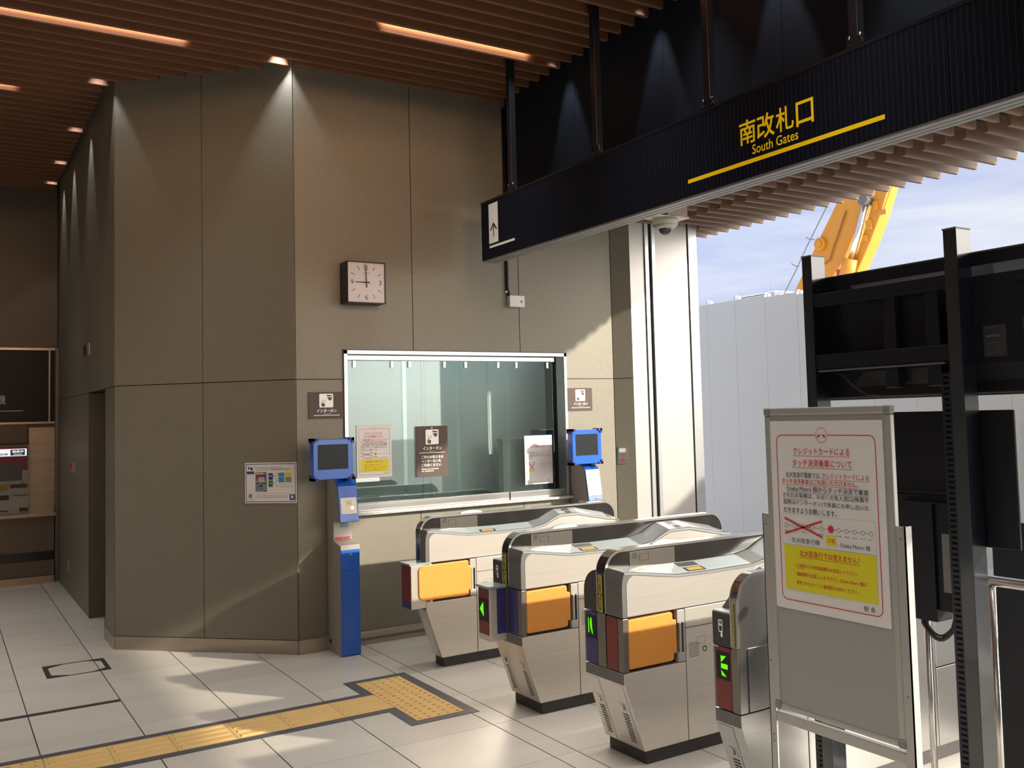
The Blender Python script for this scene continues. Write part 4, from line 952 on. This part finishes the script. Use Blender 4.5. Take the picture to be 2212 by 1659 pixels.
# ================================================================== INTERCOM KIOSKS
def kiosk(label, dx, moff, glare_plate):
    t = thing('intercom_kiosk', label, 'intercom', (2.51 + dx, 6.78, 0), 'blue intercom posts beside the counter window')
    x0, x1 = 2.440 + dx, 2.585 + dx
    # grey carcass in side profile (y, z)
    prof = [(6.634, 0), (6.634, 0.785), (6.777, 0.812), (6.777, 0.950), (6.634, 0.950), (6.680, 1.210), (6.760, 1.262), (6.895, 1.262), (6.895, 0)]
    MB().prism(prof, 'x', x0, x1).build('carcass', KGREY, t, 0.002)
    box('lower_door', BLUE, t, x0 + 0.002, x1, 6.624, 6.634, 0.004, 0.607, 0.003)
    d = box('lock_door', BLUE, t, x0 + 0.002, x1, 6.624, 6.634, 0.611, 0.750, 0.003)
    MB().cyl(((x0 + x1) / 2, 6.624, 0.722), 'y', 0.009, -0.006, 14).build('lock', TRIM, d)
    box('ledge_strip', LIGHTP, t, x0 + 0.001, x1, 6.622, 6.634, 0.752, 0.785, 0.002)
    # blue slanted face
    def TF(u, v, l=0):
        return (x0 + (x1 - x0) * u, 6.634 + 0.046 * v - 0.985 * l, 0.950 + 0.260 * v + 0.17 * l)
    MB().loft([TF(0, 0), TF(1, 0), TF(1, 1), TF(0, 1)], [TF(0, 0, 0.012), TF(1, 0, 0.012), TF(1, 1, 0.012), TF(0, 1, 0.012)]).build('head_cover', BLUE, t, 0.003)
    MB().loft([(x0, 6.680, 1.210), (x1, 6.680, 1.210), (x1, 6.760, 1.262), (x0, 6.760, 1.262)], [(x0, 6.671, 1.222), (x1, 6.671, 1.222), (x1, 6.752, 1.273), (x0, 6.752, 1.273)]).build('neck_cover', BLUE, t, 0.003)
    q = TF
    pr = (0.10, 0.92, 0.22, 0.66) if not glare_plate else (0.02, 0.98, 0.17, 0.995)  # the larger pale plate paints sun glare over the blue slanted face
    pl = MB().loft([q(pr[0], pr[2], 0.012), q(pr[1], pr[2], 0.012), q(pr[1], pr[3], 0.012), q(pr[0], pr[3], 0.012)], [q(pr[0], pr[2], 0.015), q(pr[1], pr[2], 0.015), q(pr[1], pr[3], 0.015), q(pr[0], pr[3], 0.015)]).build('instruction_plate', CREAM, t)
    if not glare_plate:
        m = MB()
        for k in range(6): m.rect(q, 0.36, 0.66, 0.46 + 0.022 * k, 0.467 + 0.022 * k, 0.0158)
        for uu, vv in ((0.32, 0.61), (0.62, 0.61), (0.34, 0.28), (0.64, 0.28)): m.disc(q, uu, vv, 0.018, 0.010, 0.0158, 8)
        m.build('plate_print', GREYI, pl)
        MB().ring(q, 0.685, 0.375, 0.085, 0.045, 0.3, 0.017).disc(q, 0.685, 0.375, 0.05, 0.026, 0.0165).build('call_button', TRIM, t)
    MB().ring(q, 0.45, 0.80, 0.11, 0.04, 0.1, 0.0125).build('speaker_mark', BLUED, t)
    box('maker_strip', SHELF, t, x0 + 0.075, x0 + 0.120, 6.6205, 6.623, 0.962, 0.972)
    MB().dome((x0 + 0.075, 6.718, 1.243), (0, -0.55, 0.83), 0.020, 0.010, 16, 4).build('lens', BLACK, t)
    r = box('recess_plate', LIGHTP, t, x0 + 0.004, x1 - 0.004, 6.768, 6.777, 0.815, 0.950)
    box('small_screen', SHELF, r, x0 + 0.055, x0 + 0.115, 6.765, 6.768, 0.900, 0.948)
    MB().box(x0 + 0.014, x1 - 0.02, 6.762, 6.768, 0.820, 0.832).build('receipt_slot', REDI, r)
    MB().cyl((x0 - 0.001, 6.845, 0.075), 'x', 0.016, -0.006, 16).build('cable_grommet', BLACK, t)
    # monitor
    mx0, mx1 = 2.250 + dx + moff, 2.548 + dx + moff
    mon = box('monitor', BLUE, t, mx0, mx1, 6.630, 6.700, 1.264, 1.553, 0.004)
    box('monitor_neck', KGREY, t, x0 + 0.02, x1 - 0.02, 6.70, 6.86, 1.26, 1.36)
    box('screen', SCREEN, mon, mx0 + 0.034, mx1 - 0.038, 6.6285, 6.634, 1.336, 1.514)
    for a in (0, 1):
        for c in (0, 1):
            xa = mx0 - 0.007 if a == 0 else mx1 - 0.035; za = 1.257 if c == 0 else 1.523
            xb = mx0 - 0.007 if a == 0 else mx1 - 0.012; zb = 1.257 if c == 0 else 1.540
            MB().box(xa, xa + 0.042, 6.620, 6.706, zb, zb + 0.020).box(xb, xb + 0.019, 6.620, 6.706, za, za + 0.037).build('corner_bumper', BLUED, mon)
    return t
kiosk('blue and grey intercom post with monitor left of the counter window', 0.0, 0.0, False)
kiosk('sunlit blue intercom post with monitor right of the counter window, behind a gate', 2.18, 0.043, True)  # its pale plate is painted sun glare, the cover beneath is blue

# ================================================================== TACTILE PAVING AND FLOOR MARKS
tp = thing('tactile_path', 'yellow tactile guide path ending in a T of studded tiles, dark border', 'tactile paving', (1.5, 5.4, 0))
def guide(x0, x1):
    m = MB().box(x0 + 0.0015, x1 - 0.0015, 5.290, 5.606, 0.0, 0.003)
    for k in range(4):
        yc = 5.329 + 0.0795 * k; a, b = x0 + 0.018, x1 - 0.014
        m.loft([(a, yc - 0.017, 0.003), (b, yc - 0.017, 0.003), (b, yc + 0.017, 0.003), (a, yc + 0.017, 0.003)], [(a + 0.006, yc - 0.011, 0.008), (b - 0.006, yc - 0.011, 0.008), (b - 0.006, yc + 0.011, 0.008), (a + 0.006, yc + 0.011, 0.008)])
    return m.build('guide_tile', TACT, tp)
gx = [0.469, 0.769, 1.067, 1.371, 1.658, 1.973, 2.264]
for a, b in zip(gx, gx[1:]): guide(a, b)
def dots(x0, x1, y0, y1):
    m = MB().box(x0 + 0.001, x1 - 0.001, y0 + 0.001, y1 - 0.001, 0.0, 0.003)
    for i in range(5):
        for j in range(5): m.dome((x0 + (x1 - x0) * (i + 0.5) / 5, y0 + (y1 - y0) * (j + 0.5) / 5, 0.003), (0, 0, 1), 0.0115, 0.006, 10, 3)
    return m.build('stud_tile', TACT, tp)
for k in range(3): dots(2.267, 2.563, 4.983 + 0.3083 * k, 4.983 + 0.3083 * (k + 1))
dots(0.169, 0.467, 5.290, 5.606); dots(-0.131, 0.167, 5.290, 5.606); dots(-0.431, -0.133, 5.290, 5.606)
zb = 0.0026
def bord(pts): MB().prism(pts, 'z', 0, zb).build('border_strip', TBORD, tp)
bord([(-0.5, 5.606), (2.267, 5.606), (2.203, 5.668), (-0.5, 5.668)]); bord([(-0.5, 5.228), (2.203, 5.228), (2.267, 5.290), (-0.5, 5.290)])
bord([(2.203, 5.668), (2.267, 5.606), (2.267, 5.908), (2.203, 5.972)]); bord([(2.203, 4.920), (2.267, 4.983), (2.267, 5.290), (2.203, 5.228)])
bord([(2.203, 5.972), (2.267, 5.908), (2.563, 5.908), (2.627, 5.972)]); bord([(2.563, 5.908), (2.563, 4.983), (2.627, 4.920), (2.627, 5.972)])
bord([(2.203, 4.920), (2.627, 4.920), (2.563, 4.983), (2.267, 4.983)])
lp = tag(box('floor_tape', BLACKT, None, -0.6, 0.968, 6.464, 6.518, 0.0, 0.0012), 'dark straight tape line across the floor beyond the tactile path', 'floor marking')
hf = thing('floor_frame', 'black rectangular floor marking with an eight-sided opening', 'floor marking', (0.84, 7.545, 0))
fx0, fx1, fy0, fy1 = 0.640, 1.040, 7.350, 7.740
octo = [(0.672, 7.43), (0.78, 7.368), (0.92, 7.368), (1.012, 7.43), (1.012, 7.66), (0.92, 7.722), (0.78, 7.722), (0.672, 7.66)]
m = MB()
outer = [(fx0, fy0), (0.78, fy0), (0.92, fy0), (fx1, fy0), (fx1, fy1), (0.92, fy1), (0.78, fy1), (fx0, fy1)]
for i in range(8):
    j = (i + 1) % 8
    m.prism([outer[i], outer[j], octo[j], octo[i]], 'z', 0, 0.0014)
m.build('frame_tape', BLACKT, hf)

# ================================================================== TICKET MACHINE, FAR SIGN, SWITCHES
tm = thing('ticket_machine', 'grey and red ticket machine with lit header in the far wall', 'ticket machine', (0.5, 12.0, 0.765))
MG = mat('machine_grey', (0.30, 0.30, 0.28), 0.5)
box('cabinet', MG, tm, 0.10, 0.857, 11.93, 12.02, 0.765, 1.512, 0.004)
box('header_panel', mat('machine_red', (0.16, 0.012, 0.03), 0.4), tm, 0.11, 0.842, 11.924, 11.93, 1.115, 1.505)
box('screen_frame', MG, tm, 0.11, 0.800, 11.916, 11.926, 1.105, 1.128)
box('screen_frame', MG, tm, 0.790, 0.842, 11.916, 11.926, 1.105, 1.24)
box('touch_screen', mat('machine_screen', (0.05, 0.06, 0.07), 0.3), tm, 0.14, 0.790, 11.915, 11.925, 1.128, 1.310)
lit = box('lit_header', LSCREEN, tm, 0.14, 0.832, 11.918, 11.925, 1.395, 1.474)
T = planeY(11.9175, 0.14, 0.832, 1.395, 1.474)
MB().rect(T, 0.775, 0.975, 0.10, 0.90, 0.001).build('status_box', GREENI, lit)
MB().text(T, '発売中', 0.80, 0.955, 0.42, 0.80, 0.002, 0.02).rect(T, 0.82, 0.94, 0.2, 0.26, 0.002).build('status_text', LSCREEN, lit)
MB().text(T, '券売機', 0.42, 0.56, 0.3, 0.7, 0.001).build('header_text', GREYI, lit)
MB().text(T, '定期', 0.63, 0.74, 0.16, 0.44, 0.001, 0.02).build('blue_text', BLUEI, lit)
dk = mat('machine_dark', (0.02, 0.02, 0.02), 0.5)
box('note_slot', dk, tm, 0.676, 0.840, 11.922, 11.931, 1.050, 1.088)
box('coin_slot', mat('machine_amber', (0.22, 0.15, 0.03), 0.5), tm, 0.50, 0.655, 11.922, 11.931, 1.025, 1.085); box('change_tray', dk, tm, 0.50, 0.665, 11.922, 11.931, 0.925, 0.975)
box('ticket_tray', dk, tm, 0.765, 0.850, 11.922, 11.931, 0.795, 0.83); box('coin_cup', dk, tm, 0.50, 0.66, 11.922, 11.931, 0.800, 0.812)
m = MB().box(0.690, 0.850, 11.92, 11.93, 1.000, 1.020); m.build('slot_lip', MG, tm, 0.002)
MB().prism([(0.69, 0.985), (0.72, 0.972), (0.82, 0.972), (0.85, 0.985), (0.82, 0.966), (0.72, 0.966)], 'y', 11.92, 11.93).build('grip', dk, tm)

fs = thing('machine_sign', 'dark pinstriped sign panel in a steel frame above the ticket machine', 'sign', (0.5, 12.0, 1.76))
box('panel', SIGNFAR, fs, -1.6, 1.050, 12.0, 12.04, 1.762, 2.560)
box('panel', SIGNFAR, fs, 1.064, 1.112, 12.0, 12.04, 1.762, 2.560)
for a, b, c, d in ((-1.6, 1.112, 2.560, 2.585), (-1.6, 1.112, 1.742, 1.764), (1.050, 1.064, 1.764, 2.56)): box('frame_bar', BASEB, fs, a, b, 11.985, 12.02, c, d)
T = planeY(11.9995, 0, 1, 0, 1)
MB().text(T, '券', 0.28, 0.39, 1.963, 2.064, 0.0008, 0.01).text(T, '売', 0.405, 0.51, 1.963, 2.064, 0.0008, 0.01).text(T, '機', 0.525, 0.632, 1.963, 2.064, 0.0008, 0.01).rect(T, 0.0, 0.80, 1.884, 1.893, 0.0008).build('lettering', mat('sign_dull_white', (0.42, 0.40, 0.37), 0.6), fs)

a = tag(box('light_switch', STEELC, None, 1.136, 1.148, 9.36, 9.47, 2.330, 2.440, 0.003), 'small steel switch plate high on the left wall above the door recess', 'switch')
a = tag(box('key_switch', BLACKM, None, 1.136, 1.148, 9.66, 9.74, 2.345, 2.440, 0.003), 'small dark key switch on the left wall, left of the steel switch plate', 'switch')
cb = thing('call_box', 'small red and grey call box on the left side wall', 'call button', (1.148, 10.5, 1.24))
box('case', KGREY, cb, 1.128, 1.148, 10.40, 10.68, 1.245, 1.345, 0.003); box('red_panel', REDI, cb, 1.125, 1.129, 10.52, 10.66, 1.28, 1.338)
a = tag(box('floor_outlet', KGREY, None, 1.138, 1.148, 10.86, 11.0, 0.23, 0.33, 0.003), 'small grey outlet plate low on the left side wall', 'outlet')

# ================================================================== DISPLAY STAND AT THE RIGHT
MBK = mat('monitor_back', (0.006, 0.007, 0.011), 0.5, spec=0.3)
st = thing('display_stand', 'tall black steel stand with two posts carrying monitors seen from behind', 'display stand', (2.64, 2.05, 0))
for y0, y1, h in ((2.311, 2.354, 2.222), (1.739, 1.784, 2.219)):
    p = box('post', POSTB, st, 2.600, 2.672, y0, y1, 0.012, h, 0.002)
    box('post_cap', GREYM, p, 2.5985, 2.6735, y0 - 0.0015, y1 + 0.0015, h - 0.004, h + 0.001)
    box('foot', BLACKM, st, 2.28, 3.02, y0 - 0.01, y1 + 0.01, 0.0, 0.02, 0.003)
def strip(y0, y1, z0, z1):
    m = MB().box(2.604, 2.607, y0, y0 + 0.006, z0, z1).box(2.604, 2.607, y1 - 0.008, y1, z0, z1)
    z = z0
    while z < z1: m.box(2.604, 2.607, y0 + 0.006, y1 - 0.008, z, z + 0.009); z += 0.0168
    return m.build('slotted_rail', BLACKM, st)
strip(1.784, 1.818, 0.02, 1.78); strip(2.354, 2.388, 0.02, 0.74)
box('rail_back', MBK, st, 2.616, 2.620, 1.784, 1.818, 0.02, 1.74)
box('rail_back', MBK, st, 2.616, 2.620, 2.354, 2.388, 0.02, 0.73)
for za, zb_ in ((2.036, 2.080), (1.815, 1.865)): box('crossbar', MBK, st, 2.604, 2.64, 1.784, 2.311, za, zb_, 0.002)
m = MB().box(2.60, 2.62, 1.800, 2.30, 1.806, 1.811); m.build('bar_lip', GREYM, st)

tv = thing('large_monitor', 'large black wall monitor seen from behind, upper one on the stand', 'monitor', (2.72, 1.6, 1.70), 'monitors on the display stand')
box('back_cover', MBK, tv, 2.690, 2.740, 0.74, 2.385, 1.712, 2.150, 0.006)
MB().loft([(2.690, 0.80, 1.75), (2.690, 2.22, 1.75), (2.690, 2.22, 2.105), (2.690, 0.80, 2.105)], [(2.668, 0.86, 1.80), (2.668, 2.16, 1.80), (2.668, 2.16, 2.07), (2.668, 0.86, 2.07)]).build('back_bulge', MBK, tv)
box('bezel_edge', GREYM, tv, 2.735, 2.748, 0.735, 2.390, 1.706, 1.722); box('front_glass', BLACK, tv, 2.740, 2.752, 0.735, 2.390, 1.706, 2.155)
for a, b in ((1.90, 2.14), (1.50, 1.60)): box('vent_recess', BLACK, tv, 2.664, 2.669, a, b, 2.040, 2.056)
for a in (2.02, 1.86): box('bracket', BLACKM, tv, 2.64, 2.675, a - 0.02, a + 0.03, 1.74, 2.06, 0.002)
pl = box('rating_label', mat('label_dark', (0.03, 0.03, 0.035), 0.5), tv, 2.6655, 2.668, 1.635, 1.708, 1.82, 1.915)
T = planeX(2.6653, 1.708, 1.635, 1.82, 1.915); m = MB().text(T, 'SHARP', 0.08, 0.55, 0.90, 0.97, 0.0004, 0.01).rect(T, 0.12, 0.7, 0.62, 0.70, 0.0004)
for k in range(5): m.rect(T, 0.08, 0.75, 0.10 + 0.08 * k, 0.115 + 0.08 * k, 0.0004)
m.build('label_print', mat('label_grey', (0.10, 0.10, 0.11), 0.5), pl)
box('port_strip', mat('port_grey', (0.07, 0.07, 0.075), 0.5), tv, 2.6655, 2.668, 1.555, 1.580, 1.80, 1.93)
MB().tube([(2.66, 2.27, 1.80), (2.65, 2.23, 1.79), (2.65, 2.19, 1.75), (2.66, 2.14, 1.72), (2.68, 2.11, 1.72)], 0.004, 8).build('power_cable', RUBBER, tv)

ls = thing('lower_monitor', 'smaller black flat monitor seen from behind, below the large one', 'monitor', (2.70, 1.85, 1.23), 'monitors on the display stand')
box('back_cover', MBK, ls, 2.680, 2.690, 1.635, 2.38, 1.245, 1.660, 0.003)
box('crease', BLACK, ls, 2.677, 2.681, 1.80, 2.29, 1.395, 1.404); box('ridge', MBK, ls, 2.660, 2.682, 1.80, 2.29, 1.352, 1.392, 0.002)
pc = thing('control_box', 'black control box hanging below the lower monitor with looped cables', 'control box', (2.64, 1.94, 1.0))
box('case', MBK, pc, 2.620, 2.70, 1.885, 2.010, 1.005, 1.372, 0.003); box('case', MBK, pc, 2.632, 2.68, 1.800, 1.885, 1.04, 1.372, 0.003)
box('vent_panel', GREYM, pc, 2.6295, 2.633, 1.890, 1.915, 1.14, 1.28) ; box('port_panel', GREYM, pc, 2.6295, 2.633, 1.832, 1.862, 1.10, 1.28)
for r_, k in ((0.0065, 0), (0.004, 1)):
    pts = [(2.64, 1.950 - 0.012 * k, 1.02)] + [(2.64, 1.950 - 0.012 * k - (0.110 - 0.02 * k) * i / 8, 0.990 - (0.042 - 0.012 * k) * sin(pi * i / 8)) for i in range(9)] + [(2.64, 1.828, 1.05)]
    MB().tube(pts, r_, 8).build('loop_cable', RUBBER, pc)

# ---- handrail behind the stand and the standing black board
hr = thing('handrail', 'stainless steel tube railing behind the display stand', 'railing', (3.10, 1.6, 0))
MB().tube([(3.10, 2.50, 1.063), (3.10, 0.2, 1.063)], 0.0185, 14).build('top_rail', TRIM, hr)
for yy in (2.272, 2.005, 1.2, 0.4):
    MB().tube([(3.10, yy, 0), (3.10, yy, 1.055)], 0.0125, 12).build('post', TRIM, hr)
kb_ = thing('standing_board', 'plain black standing board just beyond the handrail', 'board', (3.6, 1.8, 0))
MB().prism([(2.318, 0.03), (2.318, 1.175), (2.290, 1.205), (1.20, 1.205), (1.20, 0.03)], 'x', 3.60, 3.625).build('panel', BLACKM, kb_)
for yy in (2.2, 1.3): box('foot', BLACKM, kb_, 3.45, 3.78, yy, yy + 0.04, 0.0, 0.03, 0.003)
np_ = tag(box('fence_notice', WHITE, None, 8.992, 8.999, 4.55, 5.42, 0.955, 1.475), 'white paper notice stuck on the white fence at the right edge', 'notice')
T = planeX(8.9915, 5.42, 4.55, 0.955, 1.475); MB().text(T, '地下鉄のりば', 0.04, 0.95, 0.55, 0.80, 0.0006, 0.02).text(T, '(北大阪急行)', 0.04, 0.95, 0.14, 0.38, 0.0006, 0.01).build('lettering', BLKI, np_)

# ================================================================== BEYOND THE FENCE
ex = thing('excavator', 'orange excavator arm rising above the white fence', 'excavator', (25.4, 22.5, -0.004))
MB().prism([(23.13, 5.59), (22.02, 7.12), (21.14, 8.28), (20.92, 8.60), (20.5, 9.2), (19.3, 9.4), (19.62, 8.6), (19.90, 8.04), (20.42, 7.23), (20.84, 6.54), (21.56, 5.80), (22.30, 4.9), (23.4, 3.0), (24.8, 2.4), (25.2, 3.2), (24.2, 4.6)], 'x', 25.0, 25.6).build('boom', CRANE, ex, 0.03)
MB().prism([(20.69, 6.03), (20.73, 5.2), (20.30, 5.1), (20.21, 6.06), (19.65, 6.95), (19.25, 7.69), (18.92, 8.43), (18.6, 9.3), (19.15, 9.3), (19.38, 8.53), (19.7, 7.7), (20.15, 6.73)], 'x', 24.9, 25.4).build('stick', CRANE, ex, 0.03)
MB().tube([(24.75, 20.33, 6.40), (24.75, 19.67, 8.06)], 0.105, 16).build('cylinder_rod', TRIM, ex)
MB().tube([(24.75, 20.62, 5.7), (24.75, 20.33, 6.46)], 0.24, 16).build('cylinder_barrel', CRANE, ex)
MB().cyl((24.55, 19.63, 8.22), 'x', 0.17, 0.5, 18).build('pivot_pin', STEELD, ex)
MB().cyl((25.0, 21.72, 7.18), 'x', 0.22, -0.14, 18).build('boom_boss', CRANE, ex, 0.02); MB().cyl((24.86, 21.72, 7.18), 'x', 0.12, -0.05, 16).build('boom_boss', CRANE, ex)
m = MB()
for a, b in (((19.9, 6.95), (19.75, 7.15)), ((19.75, 7.3), (19.55, 7.6)), ((19.45, 7.85), (19.3, 8.15)), ((18.96, 7.83), (19.26, 7.67))): m.box(24.82, 24.9, min(a[0], b[0]), max(a[0], b[0]), a[1], b[1])
m.build('bracket', CRANE, ex)
MB().box(24.8, 25.2, 20.78, 20.98, 5.9, 6.2).build('red_part', REDI, ex)
MB().tube([(24.7, 23.5, 5.3), (24.7, 22.69, 6.33), (24.7, 22.02, 7.25), (24.7, 21.05, 8.48), (24.7, 20.2, 9.4)], 0.02, 6).build('hoist_wire', GREYI, ex)
MB().tube([(24.7, 18.3, 9.1), (24.7, 18.6, 8.47), (24.7, 18.96, 7.78)], 0.02, 6).build('hoist_wire', CRANE, ex)
for a, b in (((22.95, 6.70), (22.62, 6.56)), ((22.25, 7.50), (21.90, 7.36))): MB().tube([(24.85, a[0], a[1]), (24.85, (a[0] + b[0]) / 2, (a[1] + b[1]) / 2 - 0.04), (24.85, b[0], b[1])], 0.018, 6).build('hose', GREYI, ex)
MB().tube([(24.95, 21.9, 6.62), (24.95, 21.6, 6.50), (24.95, 21.35, 6.60), (24.95, 21.2, 6.95), (24.95, 20.95, 7.4), (24.95, 20.6, 8.1)], 0.025, 6).build('hose', mat('hose_brown', (0.30, 0.13, 0.03), 0.6), ex)
MB().box(24.6, 27.6, 22.9, 26.2, 1.2, 3.2).build('cab_body', CRANE, ex, 0.1); box('cab', BLACK, ex, 24.5, 25.9, 22.4, 23.4, 1.2, 2.9, 0.05)
MB().box(24.4, 25.2, 21.9, 26.6, 0.0, 1.0).box(27.0, 27.8, 21.9, 26.6, 0.0, 1.0).box(25.2, 27.0, 23.2, 25.2, 0.6, 1.25).build('tracks', RUBBER, ex, 0.15)

bd = thing('distant_building', 'white building roof edge just showing above the fence, thin antenna', 'building', (62, 60, -0.004))
box('wall', WHITE, bd, 60.4, 66, 57.6, 62.2, -0.004, 11.40)
for a, b in ((11.28, 11.40), (11.48, 11.58), (11.66, 11.78)): box('roof_ledge', WHITE, bd, 60.0, 66, 57.4, 62.3, a, b)
MB().tube([(60.6, 58.42, 11.6), (60.6, 58.46, 13.8)], 0.02, 6).build('antenna', GREYI, bd)

# ================================================================== LAMPS
def strip_light(label, x0, x1, yc, down=4.5):
    """lamp clipped to the hidden face of the slat in front, washing the slat at yc and shining down the slot"""
    t = thing('linear_light', label, 'light', ((x0 + x1) / 2, yc - 0.12, 4.40), 'linear lights between the ceiling slats')
    box('lamp_body', WHITE, t, x0, x1, yc - 0.139, yc - 0.130, 4.40, 4.462)
    for nm, eul, loc, pw, sz, spr, col in (('wash', (radians(90), 0, 0), (0, -0.008, 0.032), 3.6, 0.045, 60, (1.0, 0.60, 0.36)), ('beam', (0, 0, 0), (0, 0.05, 0.022), down, 0.06, 72, (1.0, 0.96, 0.90))):  # the downward beam is set to fill the floor with light
        d = bpy.data.lights.new('linear_' + nm, 'AREA'); d.shape = 'RECTANGLE'; d.size = x1 - x0; d.size_y = sz; d.energy = pw * (x1 - x0); d.spread = radians(spr); d.color = col
        o = bpy.data.objects.new('linear_' + nm, d); S.collection.objects.link(o); o.parent = t; o.location = loc; o.rotation_euler = eul
strip_light('long warm linear light at the upper left of the slatted ceiling', -3.0, 1.45, 6.92)
strip_light('long warm linear light nearest the dark bulkhead, centre of the ceiling', 2.55, 3.72, 5.99, 6.0)
strip_light('shorter warm linear light deeper in the ceiling at the left edge', -3.0, 0.50, 8.47)
strip_light('farthest warm linear light at the left edge of the ceiling', -3.0, 0.44, 10.33)
for i, yy in enumerate((8.47, 5.99, 2.89, -0.21, -3.31)):  # unseen rows, added as fill light for the hall
    strip_light('warm linear light over the left of the hall, row %s from the far wall' % ('one', 'two', 'three', 'four', 'five')[i], -4.8, -3.2 if i == 0 else -1.2, yy, 5.0)
for i, yy in enumerate((4.44, 2.89, 1.34, -0.21, -1.76, -3.31)):  # rows added out of view to brighten the floor by the gates
    strip_light('warm linear light over the gates, %s row from the office wall' % ('second', 'third', 'fourth', 'fifth', 'sixth', 'seventh')[i], 0.5, 3.9, yy, 6.0)
def downlight(label, x, y, tgt, power, size=55, col=(0.93, 0.96, 1.0)):
    t = thing('downlight', label, 'light', (x, y, 4.45), 'wall washing downlights')
    MB().box(x - 0.045, x - 0.035, y - 0.045, y + 0.045, 4.46, 4.60).box(x + 0.035, x + 0.045, y - 0.045, y + 0.045, 4.46, 4.60).box(x - 0.035, x + 0.035, y - 0.045, y - 0.035, 4.46, 4.60).box(x - 0.035, x + 0.035, y + 0.035, y + 0.045, 4.46, 4.60).build('housing', BLACKM, t)
    MB().cyl((x, y, 4.585), 'z', 0.030, 0.01, 16).build('lamp', LAMPC, t)
    s_ = spot('downlight_beam', (x, y, 4.50), tgt, power, size, 0.35, col); s_.parent = t; s_.location = (0, 0, 0.05)
for i, yy in enumerate((5.9125, 4.8275, 3.7425, 2.8125)):
    downlight('recessed downlight washing the black bulkhead, %s from the office wall' % ('first', 'second', 'third', 'fourth')[i], 3.94, yy, (3.99, yy, 2.0), 30, 42)
downlight('recessed downlight at the office corner of the angled wall', 2.115, 6.8425, (2.17, 6.90, 2.0), 40, 62)
downlight('recessed downlight at the left end of the angled wall', 1.03, 7.9275, (1.07, 8.02, 2.0), 16, 56)
for i, yy in enumerate((9.3225, 10.5625, 11.4925)):
    downlight('recessed downlight washing the left side wall, %s past the corner' % ('first', 'second', 'third')[i], 1.03, yy, (1.08, yy, 2.0), 22, 54)
